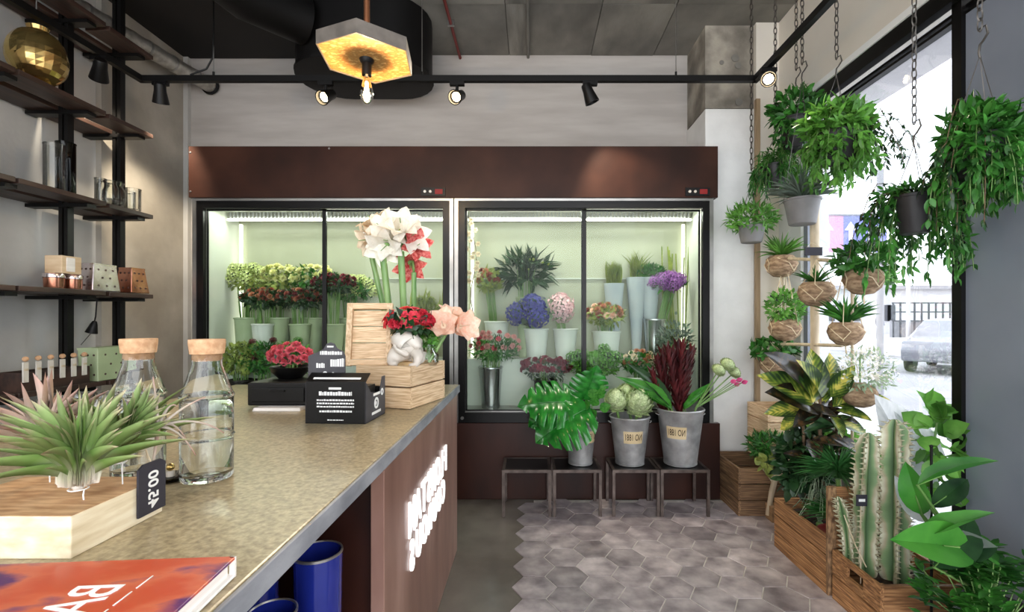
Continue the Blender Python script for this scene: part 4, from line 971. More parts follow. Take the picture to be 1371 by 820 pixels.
# black till drawer with paper underneath, bowl of pink flowers
c = P(372, 545, 2.05); 
pp_ = thing('paper_stack', 'thin stack of white paper under the black case', 'paper', (c.x+.02, 2.06, ZT)); MB().box((c.x-.08, 2.0, ZT), (c.x+.12, 2.2, ZT+.004)).build('sheet', 'pages', pp_, smooth=False); MB().box((c.x-.078, 2.004, ZT+.004), (c.x+.118, 2.198, ZT+.012)).build('sheet', 'pages', pp_, smooth=False)
x0, x1 = P(331, 540, 2.05).x, P(414, 540, 2.05).x
tl = thing('black_case', 'flat black case on the counter behind the display box', 'case', ((x0+x1)/2, 2.2, ZT+.012))
MB().box((x0, 2.05, ZT+.013), (x1, 2.38, ZT+.112)).build('body', 'black_plastic', tl, smooth=False, bevel=.006)
MB().box((x0+.02, 2.043, ZT+.03), (x1-.02, 2.05, ZT+.09)).build('drawer_front', 'black_plastic', tl, smooth=False, bevel=.003)
MB().box((x0+.1, 2.036, ZT+.075), (x1-.1, 2.043, ZT+.082)).build('drawer_lip', 'black_frame', tl, smooth=False)
zc_ = ZT+.1125; q = P(386, 500, 2.2)
bo = thing('flower_bowl', 'black bowl on the black case holding pink blooms', 'bowl', (q.x, 2.22, zc_)); MB().lathe([(.001, 0), (.05, 0), (.08, .03), (.085, .05), (.08, .05), (.07, .03), (.001, .012)], 28, (q.x, 2.22, zc_)).build('body', 'black_plastic', bo)
MB().lathe([(.085, .046), (.088, .05), (.085, .054), (.08, .05)], 28, (q.x, 2.22, zc_)).build('rim', 'black_plastic', bo)
bunch('mound of pink round blooms in the black bowl', (q.x, 2.22, zc_+.012), P(388, 478, 2.22), (.09, .06, .055), [rose_mesh('pet_rose'), ruffle_mesh('pet_rose')], 34, .024, leaf='leaf_dark', nl=60, ll=.03, lw=.02, seed=70, nst=8)
# wooden wine box with open lid
bx0 = P(549, 549, 2.03); rz = R(-17)
wb_ = thing('wooden_box', 'open wooden box with hinged plank lid on the counter', 'box', (bx0.x, bx0.y, ZT), rz=rz)
BWX, BDY, BH = .27, .315, .187
for z in range(2):
    zz = .001+z*.0935+.045; h = .087
    piece('plank', wb_, (-BWX/2, .009, zz), (BWX, .018, h), 'wood_pale', local=True); piece('plank', wb_, (-BWX/2, BDY-.009, zz), (BWX, .018, h), 'wood_pale', local=True)
    piece('plank', wb_, (-.009, BDY/2, zz), (.018, BDY-.036, h), 'wood_pale', local=True); piece('plank', wb_, (-BWX+.009, BDY/2, zz), (.018, BDY-.036, h), 'wood_pale', local=True)
piece('bottom_board', wb_, (-BWX/2, BDY/2, .01), (BWX-.036, BDY-.036, .016), 'wood_pale', local=True)
piece('inner_shelf', wb_, (-BWX/2, BDY/2, .165), (BWX-.04, BDY-.04, .012), 'wood_pale', local=True)
# the lid: frame + three boards, leaning back from the left edge
lid = bpy.data.objects.new('lid', None); COL.objects.link(lid); lid.parent = wb_; lid.location = (-BWX-.035, .02, BH-.012); lid.rotation_euler = (R(-10), 0, R(24)); lid.empty_display_size = .05
LW, LH = .20, .285
for i in range(3): piece('lid_board', lid, (LW/2-.03, .012, .03+(i+.5)*(LH-.06)/3+.0), (LW-.02, .01, (LH-.06)/3-.004), 'wood_pale', local=True)
for x in (-.03+.012, LW-.03-.012): piece('lid_frame', lid, (x, 0, LH/2), (.024, .03, LH), 'wood_pale', local=True)
for z in (.015, LH-.013): piece('lid_frame', lid, (LW/2-.03, 0, z), (LW-.048, .028, .026), 'wood_pale', local=True)
st_ = MB().tube([(-.1, .12, BH+.1), (-.06, .1, BH+.06), (-.02, .06, BH-.002)], .0015, 5).build('lid_string', 'rope', wb_, local=True)
# things in the wooden box (world coordinates on the inner shelf)
zi = ZT+.1715
def inbox(u, Y): return Vector(((u-CX)*Y/FPX, Y, zi))
# ceramic crouching figure planter
f0 = P(543, 488, 2.12); f0 = Vector((f0.x, 2.16, zi))
fg = thing('figure_planter', 'white ceramic planter shaped like a crouching figure', 'planter', tuple(f0))
m = MB(); X, Y_, Z_ = f0
me = bpy.data.meshes.new('figure_body')
J = [(0, .0, .065), (-.01, -.01, .1), (-.005, -.02, .135), (.0, -.02, .155), (-.045, -.0, .055), (-.055, -.03, .015), (-.03, -.055, .012), (.03, -.02, .06), (.055, -.05, .05), (.045, -.06, .012), (.02, -.07, .01), (.04, .0, .04), (.06, -.02, .015), (-.035, -.015, .115), (-.02, -.05, .075), (.02, -.065, .05), (.03, -.02, .115), (.05, -.045, .08)]
E = [(0, 1), (1, 2), (2, 3), (0, 4), (4, 5), (5, 6), (0, 7), (7, 8), (8, 9), (9, 10), (0, 11), (11, 12), (2, 13), (13, 14), (14, 15), (2, 16), (16, 17)]
RD = [.05, .05, .042, .038, .038, .024, .014, .03, .022, .014, .01, .03, .016, .026, .018, .012, .024, .014]
me.from_pydata(J, E, []); me.materials.append(MAT['white_ceramic'])
fb_ = bpy.data.objects.new('body', me); COL.objects.link(fb_); fb_.parent = fg; sk = fb_.modifiers.new('skin', 'SKIN'); sk.use_smooth_shade = True
for i, r in enumerate(RD): me.skin_vertices[0].data[i].radius = (r, r)
me.skin_vertices[0].data[0].use_root = True; fb_.modifiers.new('sub', 'SUBSURF').levels = 2; fb_.scale = (1.2, 1.2, 1.05)
bunch('red kalanchoe flowers in the ceramic figure planter', f0+Vector((0, 0, .1)), P(546, 430, 2.14), (.1, .06, .05), [daisy_mesh('pet_crimson'), ruffle_mesh('pet_crimson'), daisy_mesh('pet_red')], 24, .031, leaf='leaf_dark', nl=110, ll=.05, lw=.034, seed=80, nst=8)
# glass jar vase with peach amaryllis
j0 = inbox(574, 2.22)
t = thing('jar_vase', 'small clear glass jar vase in the wooden box', 'vase', tuple(j0))
MB().lathe([(.001, 0), (.036, 0), (.045, .012), (.046, .05), (.03, .07), (.03, .1), (.034, .104), (.028, .104), (.0265, .07), (.042, .048), (.041, .014), (.001, .008)], 30, j0).build('body', 'thin_glass', t)
MB().lathe([(.0305, .086), (.034, .09), (.034, .1), (.0305, .104)], 30, j0).build('rim', 'thin_glass', t)
PROF = lambda t: math.sin(PI*(.1+.9*t)**.85)**.75 if t < .999 else .05
PETM = {}
def petal_mesh(m_, a0, a1, L=1, W_=.62, ruf=.025):
    k = (m_, a0, a1, L, W_)
    if k not in PETM:
        b = MB(); v, f, uv = petal(L, W_, a0, a1, n=7, m=2, r0=.03, cup=.35, ruf=ruf, prof=PROF); b.add(v, f, 0, uv); PETM[k] = b.mesh('petal', m_)
    return PETM[k]
def amaryllis(label, base, heads, size, pm_, stem_r=.011, group=None, a1=R(78), W_=.62):
    """one stem; heads: list of (centre, facing)"""
    base = Vector(base); t = thing('amaryllis_stem', label, 'flower', tuple(base), group)
    c = sum((Vector(h[0]) for h in heads), Vector())/len(heads); top = c.lerp(base, .12)
    m = MB(); m.tube([base.lerp(top, i/8)+Vector((0, .01*math.sin(i/8*PI), 0)) for i in range(9)], [stem_r]*9, 14); m.build('stem', 'amaryllis_stem', t)
    for hc_, dr in heads:
        hc_ = Vector(hc_); dr = Vector(dr).normalized(); b0 = hc_-dr*size*.75
        m = MB(); m.tube([top, top.lerp(b0, .6)+Vector((0, 0, .004)), b0, b0+dr*size*.3], [.006, .006, .008, .014], 8)
        m.tube([b0+dr*size*.2, b0+dr*size*.9], [.003, .002], 6)
        hb_ = m.build('bloom', 'amaryllis_stem' if pm_ != 'pet_peach' else 'pet_cream', t)
        ORG[hb_.name] = ORG[t.name]
        q = dr.to_track_quat('Z', 'Y')
        for i in range(6):
            o = inst('petal', petal_mesh(pm_, R(14), a1 if i % 2 else a1-.12, 1, W_), hb_, b0+dr*size*.1, (0, 0, 0), size)
            o.rotation_mode = 'QUATERNION'; from mathutils import Quaternion
            o.rotation_quaternion = q@Quaternion((0, 0, 1), i*PI/3+.3)
    return t
amaryllis('peach amaryllis with huge open blooms in the jar vase', j0+Vector((0, 0, .012)), [(P(592, 432, 2.18), (.05, -.9, .3)), (P(626, 436, 2.2), (.8, -.7, .1)), (P(606, 418, 2.3), (.3, -.2, .8))], .118, 'pet_peach', .008, a1=R(62), W_=.9)
m_t = thing('jar_greenery', 'fresh green sprigs in the jar vase', 'plant', tuple(j0+Vector((0, 0, .012))))
m = MB()
for i in range(7): m.tube([j0+Vector((0, 0, .012)), j0+Vector((.012*math.sin(i), .012*math.cos(i), .1)), P(560+i*5, 455-6*(i % 3), 2.2)], .002, 5)
m.build('stems', 'stem', m_t); m = MB(); foliage_ball(m, P(569, 455, 2.2), (.05, .035, .045), 190, .04, .02, seed=5); stuff(m.build('leaves', 'leaf_fresh', m_t, auto=False))
# tall white amaryllis standing in a vase behind the box
vz = Vector((-.665, 2.50, ZT))
t = thing('tall_vase', 'tall glass vase behind the wooden box', 'vase', tuple(vz))
MB().lathe([(.001, 0), (.06, 0), (.064, .01), (.075, .3), (.071, .3), (.06, .015), (.001, .012)], 30, vz).build('body', 'thin_glass', t); MB().lathe([(.075, .294), (.078, .298), (.075, .303), (.071, .3)], 30, vz).build('rim', 'thin_glass', t)
va = vz+Vector((0, 0, .014)); Y = 2.45
A = 'amaryllis stems behind the wooden box'
amaryllis('white amaryllis stem with the topmost open bloom', va+Vector((.02, -.02, 0)), [(P(536, 296, Y-.04), (.15, -.8, .55)), (P(516, 322, Y-.05), (-.1, -1, -.05)), (P(554, 314, Y), (.6, -.75, .1))], .15, 'pet_white', .017)
amaryllis('white amaryllis stem with drooping lower blooms', va+Vector((-.035, -.01, 0)), [(P(508, 302, Y), (-.4, -.85, .35)), (P(512, 334, Y-.05), (-.05, -.9, -.45))], .145, 'pet_white', .017)
amaryllis('faded cream amaryllis stem behind the white ones', va+Vector((-.025, .03, 0)), [(P(490, 309, Y+.06), (-.8, -.6, .2)), (P(495, 292, Y+.1), (-.5, -.3, .8)), (P(484, 322, Y+.05), (-.7, -.6, -.2))], .12, 'pet_cream', .014)
amaryllis('red and white amaryllis stem beside the white ones', va+Vector((.04, .02, 0)), [(P(560, 328, Y+.02), (.55, -.8, .1)), (P(549, 358, Y+.02), (.2, -.85, -.5))], .125, 'pet_redwhite', .013)

# ================================================================ STOOLS AND ZINC BUCKETS
def stool(label, x0, x1):
    y0, y1, z = 3.235, 3.535, .32; t = thing('metal_stool', label, 'stool', ((x0+x1)/2, (y0+y1)/2, 0), 'square metal stools'); w = .02
    for x in (x0+w/2, x1-w/2):
        for y in (y0+w/2, y1-w/2): MB().box((x-w/2, y-w/2, 0), (x+w/2, y+w/2, z-w)).build('leg', 'rough_steel', t, smooth=False)
    m = MB(); m.box((x0, y0, z-w), (x1, y0+w, z)); m.box((x0, y1-w, z-w), (x1, y1, z)); m.box((x0, y0+w, z-w), (x0+w, y1-w, z)); m.box((x1-w, y0+w, z-w), (x1, y1-w, z)); m.build('top_frame', 'rough_steel', t, smooth=False)
    MB().box((x0+w, y0+w, z-.012), (x1-w, y1-w, z-.002)).build('seat_plate', 'black_frame', t, smooth=False)
stool('empty square metal stool beside the counter front', -.197, .137)
stool('square metal stool under the monstera bucket', .149, .480)
stool('square metal stool under the artichoke bucket', .551, .872)
stool('square metal stool under the largest zinc bucket', .878, 1.212)
def zinc(label, x, y, r0, r1, h, text=True, lab_a=-90, off=0):
    loc = (x, y, .321); t = thing('zinc_bucket', label, 'bucket', loc, 'zinc buckets on the stools')
    MB().lathe(bucket_prof(r0, r1, h), 40, loc).build('body', 'zinc', t)
    MB().lathe([(r1-.001, h-.012), (r1+.006, h-.008), (r1+.007, h-.002), (r1+.003, h+.004), (r1-.004, h+.002)], 40, loc).build('rim', 'zinc', t)
    MB().lathe([(r0, 0), (r0+.004, .002), (r0+.005, .012), (r0+.001, .014)], 40, loc).build('base_ring', 'zinc', t)
    for s in (-1, 1):
        m = MB(); c = Vector((x+s*(r1-.004), y, .321+h-.045)); m.tube([c+Vector((s*.018*math.sin(a), .022*math.cos(a), .008*math.sin(a))) for a in np.linspace(0, PI, 9)], .003, 6); m.build('handle', 'zinc', t)
    if text:
        zc = .321+h*.62; n = 11; half = .3; v = []
        def rad(z): return r0+(r1-r0)*(z-.321)/h+.0015
        a0 = R(lab_a); hw = .068/rad(zc)
        for i in range(n):
            a = a0-hw+2*hw*i/(n-1)
            for z in (zc-.042, zc+.042): v.append((x+rad(z)*math.cos(a), y+rad(z)*math.sin(a), z))
        f = [(2*i, 2*i+2, 2*i+3, 2*i+1) for i in range(n-1)]
        lb = MB().add(v, f).build('paper_label', 'paper_label', t)
        # printed mirrored lettering wrapped on the label
        me = text_mesh('NO 1881', .075, 0, 'ink', Matrix.Scale(-1, 4, (1, 0, 0)), .0006)
        for vt in me.vertices:
            z = zc+vt.co.y*.85; a = a0+vt.co.x*.42/rad(zc); r_ = rad(z)+.0008
            vt.co = (x+r_*math.cos(a)-loc[0], y+r_*math.sin(a)-loc[1], z-loc[2])
        o = bpy.data.objects.new('label_print', me); COL.objects.link(o); o.parent = lb
    return t
YS = 3.39
zinc('smaller plain zinc bucket holding monstera leaves', .35, YS, .082, .112, .325, True, -40)
zinc('zinc bucket with a centred paper label holding artichokes', .70, YS, .098, .138, .335)
zinc('largest zinc bucket with a paper label holding dark proteas', 1.058, YS, .112, .16, .39, True, -118)
# monstera
def monstera_mesh(lobes=6):
    k = 'monstera'
    if k in BM: return BM[k]
    b = MB(); fr = [0, .22, .42, .62, .8, 1.0]; ns = lobes*5
    def wprof(t): return .52*math.sin(PI*min(1, max(0, (t+.12)/1.12))**.8)**.75
    for s in (-1, 1):
        v = []; uv = []
        for i in range(ns+1):
            t = i/ns; ph = (t*lobes) % 1
            gap = max(0, 1-min(ph, 1-ph)*7) if .08 < t < .95 else 0
            for q in fr:
                w = wprof(t)*q
                lim = 1-gap*.58
                w = wprof(t)*min(q, lim) if gap > .3 else w
                # lobes sweep towards the tip
                tt = t+.16*(w/.5)*(1-t)-.14*(w/.52)**2*max(0, .35-t)*3
                v.append((tt*1.0, s*w, .05*math.sin(ph*PI)*q+.10*(w/.5)-.42*(w/.5)**2*.5-.3*t*t)); uv.append((t, q))
        n = len(fr); f = [(i*n+j, i*n+j+1, (i+1)*n+j+1, (i+1)*n+j) for i in range(ns) for j in range(n-1)]
        b.add(v, f, 0, uv)
    b.tube([(t, 0, -.3*t*t+.006) for t in np.linspace(0, .98, 10)], np.linspace(.014, .003, 10), 6)
    BM[k] = b.mesh('monstera_leaf', 'monstera'); return BM[k]
def set_leaf(o, base, d, up, sc):
    d = Vector(d).normalized(); up = Vector(up); y = up.cross(d).normalized(); z = d.cross(y)
    o.rotation_mode = 'QUATERNION'; o.rotation_quaternion = Matrix((d, y, z)).transposed().to_quaternion(); o.scale = (sc, sc, sc) if not isinstance(sc, tuple) else sc
bb = Vector((.35, YS, .345))
t = thing('monstera_leaves', 'glossy split monstera leaves in a zinc bucket', 'plant', tuple(bb))
for k, (at, d, up, sc) in enumerate([(P(790, 545, 3.3), (-.86, -.3, -.34), (-.25, -.75, .6), .43), (P(772, 540, 3.36), (-.72, -.2, .12), (.0, -.7, .7), .4), (P(780, 535, 3.36), (.2, -.35, .45), (.2, -.9, .1), .27), (P(768, 540, 3.42), (-.8, -.05, -.25), (-.1, -.7, .75), .36)]):
    o = inst('leaf', monstera_mesh(), t, at, (0, 0, 0), 1); set_leaf(o, at, d, up, sc)
    MB().tube([bb, bb+Vector((.0, 0, .3)), Vector(at).lerp(bb+Vector((0, 0, .35)), .4), at], .005, 7).build('leaf_stalk', 'stem', t)
t = thing('round_leaf_sprig', 'sprig of round glossy leaves beside the monstera', 'plant', (.38, YS-.03, .345))
MB().tube([(.38, YS-.03, .345), (.40, YS-.05, .62), tuple(P(797, 528, 3.34))], .004, 6).build('stem', 'stem', t)
rl = MB().leaves([(0, 0, 0)], [(1, 0, 0)], [(0, 0, 1)], 1, .85, tpl(5, OVAL, .1, .2, 2)).mesh('round_leaf', 'big_leaf')
for k, (u, v) in enumerate([(790, 526), (804, 530), (797, 540), (806, 545), (795, 552), (786, 540), (800, 520)]):
    o = inst('leaf', rl, t, P(u-3, v+4, 3.32), (0, 0, 0)); set_leaf(o, None, (math.cos(k*2.1)*.5+.4, -.5, .5+.3*math.sin(k)), (0, -1, .4), .085)
# artichokes
for k, (u, v, r, lab) in enumerate([(826, 537, .088, 'green artichoke at the counter side of the bucket'), (854, 540, .108, 'largest pale green artichoke in the middle bucket'), (838, 528, .075, 'artichoke behind the two others in the middle bucket')]):
    Y = YS-.03 if k < 2 else YS+.05; c = P(u, v, Y); t = thing('artichoke', lab, 'artichoke', (.70, YS, .345), 'artichokes in the zinc bucket')
    inst('head', scale_mesh('artichoke'), t, c, Vector(((u-842)*.012, -.45, 1)), r)
    MB().tube([(.70+(k-1)*.03, YS, .345), (.70+(k-1)*.05, YS, .5), tuple(c-Vector((0, 0, r*.7)))], .01, 10).build('stem', 'stem', t)
# dark leucadendron
def lance_spray(label, base, top, n, L, wd, m_, seed, group, taper=1.0, lo=.3):
    base = Vector(base); top = Vector(top); t = thing('leucadendron_stem', label, 'flower', tuple(base), group)
    MB().tube([base, base.lerp(top, .5), base.lerp(top, .97)], [.006, .005, .004], 7).build('stem', 'stem_brown', t)
    rg = np.random.default_rng(seed); s = np.linspace(lo, .96, n); ax = np.array(tuple((top-base).normalized())); bs = np.array(tuple(base))+np.outer(s, np.array(tuple(top-base)))
    a = np.arange(n)*2.4; o1 = nrm(np.cross(ax, [0, 1., .1])); o2 = np.cross(ax, o1); rad = np.outer(np.cos(a), o1)+np.outer(np.sin(a), o2)
    d = ax*1.0+rad*(.75-.25*s)[:, None]; m = MB(); m.leaves(bs, d, ax*.6-rad, L*rg.uniform(.8, 1.15, n), wd, tpl(3, LANCE, -.15, .3)); stuff(m.build('leaves', m_, t, auto=False))
b3 = Vector((1.058, YS, .345)); rg = random.Random(8)
for k in range(9):
    u = 874+k*6.6; v = [500, 482, 474, 468, 470, 464, 462, 474, 470][k]
    lance_spray('dark red leucadendron stem in the largest zinc bucket', b3+Vector((rg.uniform(-.05, .05), rg.uniform(-.05, .05), 0)), P(u, v, YS-.04+.07*(k % 3)), 56, .1, .03, 'protea_leaf', k, 'dark red leucadendron stems', lo=.42)
t = thing('broad_leaf_sprig', 'broad green leaves leaning out of the largest zinc bucket', 'plant', tuple(b3))
bigt = tpl(7, LANCE, .18, .3, 2); blm = MB().leaves([(0, 0, 0)], [(1, 0, 0)], [(0, 0, 1)], 1, .26, bigt).mesh('broad_leaf', 'big_leaf'); bdm = MB().leaves([(0, 0, 0)], [(1, 0, 0)], [(0, 0, 1)], 1, .26, bigt).mesh('broad_leaf', 'leaf_dark')
for k, (u0, v0, u1, v1) in enumerate([(895, 545, 832, 500), (893, 540, 845, 483), (900, 548, 850, 520), (918, 545, 950, 512), (915, 548, 940, 525), (898, 545, 862, 498)]):
    a = P(u0, v0, YS-.03); e = P(u1, v1, YS-.1+.05*(k % 2)); o = inst('leaf', bdm if k in (1, 5) else blm, t, a); set_leaf(o, a, e-a, (0, -.8, .6), (e-a).length)
    MB().tube([b3, a], .004, 6).build('leaf_stalk', 'stem', t)
for k, (u, v, r, lab) in enumerate([(962, 496, .052, 'lowest pale green pod head leaning towards the white pillar'), (974, 489, .058, 'tallest pale green pod head over the pillar side'), (983, 499, .05, 'green pod head just above the pink tulips')]):
    c = P(u, v, YS-.05+.03*k); t = thing('pod_flower', lab, 'flower', tuple(b3), 'green pod heads'); inst('head', scale_mesh('artichoke'), t, c, Vector((.5, -.5, .7)), (r, r, r*.75))
    MB().tube([b3, P(932, 545, YS-.02), c], [.005, .005, .004], 7).build('stem', 'stem', t)
for k, (u, v) in enumerate([(978, 512), (986, 510), (993, 513), (983, 516)]):
    c = P(u, v, YS-.06+.02*k); t = thing('pink_tulip', 'small pink tulip leaning out of the largest zinc bucket', 'flower', tuple(b3), 'pink tulips in the zinc bucket'); inst('head', bud_mesh('pet_magenta'), t, c, Vector((.8, -.3, .3)), .029)
    MB().tube([b3, P(933, 546, YS-.02), c], .003, 6).build('stem', 'stem', t)

# ================================================================ LEFT SHELVES
XS0, XS1, XU = -3.04, -2.635, -2.82
sh = thing('wall_shelf', 'dark wooden wall shelves on black uprights', 'shelf', (XU, 2.9, 0))
for y in (3.27, 2.90, 2.45, 2.0):
    MB().box((XU-.028, y-.02, 0), (XU-.006, y+.02, ZC-.04)).build('upright', 'black_metal', sh, smooth=False)
    MB().box((XU+.006, y-.02, 0), (XU+.028, y+.02, ZC-.04)).build('upright', 'black_metal', sh, smooth=False)
LEV = [3.15, 2.60, 2.04, 1.485, .93]
for z in LEV:
    for y0, y1 in ((2.99, 3.335), (2.46, 2.965), (1.9, 2.445)):
        zz = z+(.0 if y0 > 2.98 else .004)
        for xx0, xx1 in ((XS0, XU-.029), (XU+.029, XS1)):
            o = MB().box((xx0, y0, zz), (xx1, y1, zz+.028)).build('shelf_board', 'shelf_wood', sh, smooth=False, bevel=.003)
        MB().box((XU-.029, y0, zz+.001), (XU+.029, min(y1, 3.245), zz+.027)).build('shelf_filler', 'shelf_wood', sh, smooth=False) if False else None
    for y in (3.27, 2.90, 2.45): MB().box((XS0, y-.03, z-.022), (XS1-.03, y+.03, z-.001)).build('bracket', 'black_metal', sh, smooth=False)
def onshelf(u, Y, lev): return Vector(((u-CX)*Y/FPX, Y, LEV[lev]+.0325))
def glassware(label, u, Y, lev, prof, m_='thin_glass', cat='vase', name='glass_vase', group='glassware on the shelf', dx=0):
    c = onshelf(u, Y, lev); c.x += dx; c.x = min(max(c.x, XU+.09), XS1-.06) if abs(c.x-XU) < .09 else c.x
    t = thing(name, label, cat, tuple(c), group); MB().lathe(prof, 28, c).build('body', m_, t)
    r, z = max(prof, key=lambda p: p[1]); MB().lathe([(r-.004, z-.004), (r+.002, z-.003), (r+.002, z+.002), (r-.004, z+.002)], 28, c, closed=True).build('rim', m_, t)
    return t
def tumbler(r, h): return [(.001, 0), (r*.9, 0), (r, .01), (r, h), (r-.004, h), (r-.004, .014), (.001, .012)]
glassware('clear glass cylinder beside the dark vase on the shelf', 66, 2.74, 2, tumbler(.05, .27))
glassware('dark smoked glass cylinder vase on the shelf', 88, 2.80, 2, tumbler(.046, .30), 'dark_glass')
glassware('slim clear glass tube next to the dark vase', 117, 3.03, 2, tumbler(.03, .16))
glassware('rounded clear glass jar on the second shelf', 131, 3.08, 2, [(.001, 0), (.05, 0), (.056, .01), (.056, .12), (.045, .15), (.045, .16), (.041, .16), (.041, .148), (.052, .118), (.052, .014), (.001, .012)])
glassware('patterned squat glass vase beside the upright', 152, 3.13, 2, [(.001, 0), (.04, 0), (.062, .05), (.06, .1), (.045, .14), (.055, .165), (.05, .165), (.04, .14), (.055, .1), (.057, .05), (.001, .012)])
glassware('clear glass tumbler at the end of the shelf', 178, 3.24, 2, tumbler(.045, .15))
glassware('small glass bowl hidden behind the rounded jar', 150, 3.24, 2, tumbler(.04, .13))
# gold crumpled ball vase
c = Vector((-2.765, 2.68, LEV[1]+.0325)); t = thing('gold_ball_vase', 'crumpled gold glass ball vase on the upper shelf', 'vase', tuple(c))
m = MB(); m.sphere((0, 0, 0), 1, 22, 16); v = m.v[0]; rg_ = np.random.default_rng(3); cells = nrm(rg_.normal(size=(46, 3))); dd = v@cells.T; v *= (.86+.18*(dd.max(1)**3))[:, None]
m.v[0] = v*np.array([.13, .13, .15])+np.array(tuple(c+Vector((0, 0, .178)))); m.build('ball', 'gold', t, smooth=False)
m = MB().lathe([(.001, 0), (.075, 0), (.07, .02), (.04, .035), (.06, .05), (.001, .05)], 24, c); m.build('foot', 'gold', t)
m = MB().lathe([(.04, .31), (.05, .345), (.046, .345), (.036, .31)], 20, c); m.build('neck', 'gold', t)
# metallic dotted planters, copper cups, wooden cube on the third shelf
def dotted(label, x, y, z, w, d, h, m_, taper=.82, name='dotted_planter', rz=0):
    t = thing(name, label, 'planter', (x, y, z), 'dotted metal planters', rz)
    a = [(-w, -d), (w, -d), (w, d), (-w, d)]; b = [(p*taper, q*taper) for p, q in a]
    m = MB(); m.prism(a, 0, h, poly2=b); m.build('body', m_, t, smooth=False, local=True, bevel=.004)
    m = MB(); m.prism([(p*taper*1.02, q*taper*1.02) for p, q in a], h-.006, h+.004); m.build('rim', m_, t, smooth=False, local=True)
    for side in range(2):
        for i in range(3):
            for j in range(3 - (i % 2)):
                zz = h*(.2+.3*i); k = 1-(1-taper)*zz/h; s_ = (-.6+.6*j+(.3 if i % 2 else 0))
                if side == 0: MB().lathe([(.007, 0), (.005, .003), (.001, .004)], 8, (s_*w*k, -d*k, zz), ax=(0, -1, 0)).build('dot', 'tin_dot', t, local=True)
                else: MB().lathe([(.007, 0), (.005, .003), (.001, .004)], 8, (w*k, s_*d*k, zz), ax=(1, 0, 0)).build('dot', 'tin_dot', t, local=True)
zs = LEV[3]+.0325
dotted('silver foil planter with dark hearts on the third shelf', -2.715, 3.0, zs, .055, .1, .165, 'silver_foil', .8)
dotted('copper coloured dotted planter at the shelf end', -2.7, 3.235, zs, .06, .075, .165, 'copper_foil', .72)
dotted('deep copper planter against the wall on the third shelf', -2.94, 3.1, zs, .06, .1, .165, 'copper_foil', .8)
for k, (y, lab) in enumerate([(2.72, 'copper cup at the outer end of the third shelf'), (2.83, 'copper cup next to the silver foil planter')]):
    x = -2.715; t = thing('copper_cup', lab, 'cup', (x, y, zs), 'copper cups'); MB().lathe([(.001, 0), (.042, 0), (.044, .01), (.046, .085), (.042, .085), (.04, .01), (.001, .008)], 26, (x, y, zs)).build('body', 'copper_foil', t)
    MB().lathe([(.0455, .06), (.048, .063), (.048, .078), (.0455, .085)], 26, (x, y, zs)).build('band', 'silver_foil', t)
t = thing('wooden_cube', 'pale wooden cube stacked on the copper cups', 'block', (-2.715, 2.775, zs+.087)); MB().box((-2.765, 2.715, zs+.088), (-2.665, 2.835, zs+.19)).build('body', 'wood_pale', t, smooth=False, bevel=.004); MB().box((-2.664, 2.74, zs+.1), (-2.661, 2.79, zs+.18)).build('paper_label', 'pages', t, smooth=False)
# lower shelf: green dotted tin, dark tray of wooden pegs
z4 = LEV[4]+.0325
dotted('pale green tin planter with dark dots on the low shelf', -2.70, 3.04, z4+.0, .06, .125, .2, 'green_tin', 1.04, 'green_tin_planter')
dotted('cork brown planter behind the carafe on the low shelf', -2.70, 3.25, z4, .06, .07, .2, 'copper_foil', 1.0, 'green_tin_planter')
tx = thing('peg_tray', 'dark wooden tray at the end of the low shelf', 'tray', (-2.72, 2.66, z4)); m = MB(); m.box((-2.80, 2.48, z4), (-2.65, 2.87, z4+.012)); m.build('bottom', 'shelf_wood', tx, smooth=False)
for a, b in (((-2.80, 2.48), (-2.65, 2.49)), ((-2.80, 2.86), (-2.65, 2.87)), ((-2.80, 2.49), (-2.79, 2.86)), ((-2.66, 2.49), (-2.65, 2.86))): MB().box((a[0], a[1], z4+.012), (b[0], b[1], z4+.1)).build('side', 'shelf_wood', tx, smooth=False)
for k in range(6):
    y = 2.5+k*.066; t = thing('wooden_peg', 'white wooden peg figure clipped on the dark tray', 'peg', (-2.652, y, z4+.06), 'white pegs on the tray'); x = -2.6445
    MB().box((x-.004, y-.013, z4+.05), (x+.004, y+.013, z4+.155)).build('body', 'white_ceramic', t, smooth=False); MB().sphere((x, y, z4+.172), .014, 10, 8).build('head', 'cork', t); MB().box((x+.004, y-.011, z4+.11), (x+.006, y+.011, z4+.122)).build('clip', 'bamboo', t, smooth=False)
# small clip lamp on the wall above the tin
q = P(124, 440, 3.2); t = thing('wall_hook_lamp', 'small black clip lamp hanging under the third shelf', 'lamp', (q.x, 3.2, q.z))
MB().lathe([(.012, .05), (.02, .03), (.034, -.03), (.03, -.03), (.001, .02)], 18, q, ax=(.3, 0, 1)).build('shade', 'black_metal', t); MB().tube([q+Vector((.012, 0, .045)), q+Vector((.02, .0, .08)), (q.x+.03, 3.2, LEV[3]-.001)], .004, 6).build('arm', 'black_metal', t); MB().tube([q+Vector((-.01, 0, -.03)), q+Vector((-.06, -.02, -.11))], .002, 5).build('cord', 'black_metal', t)

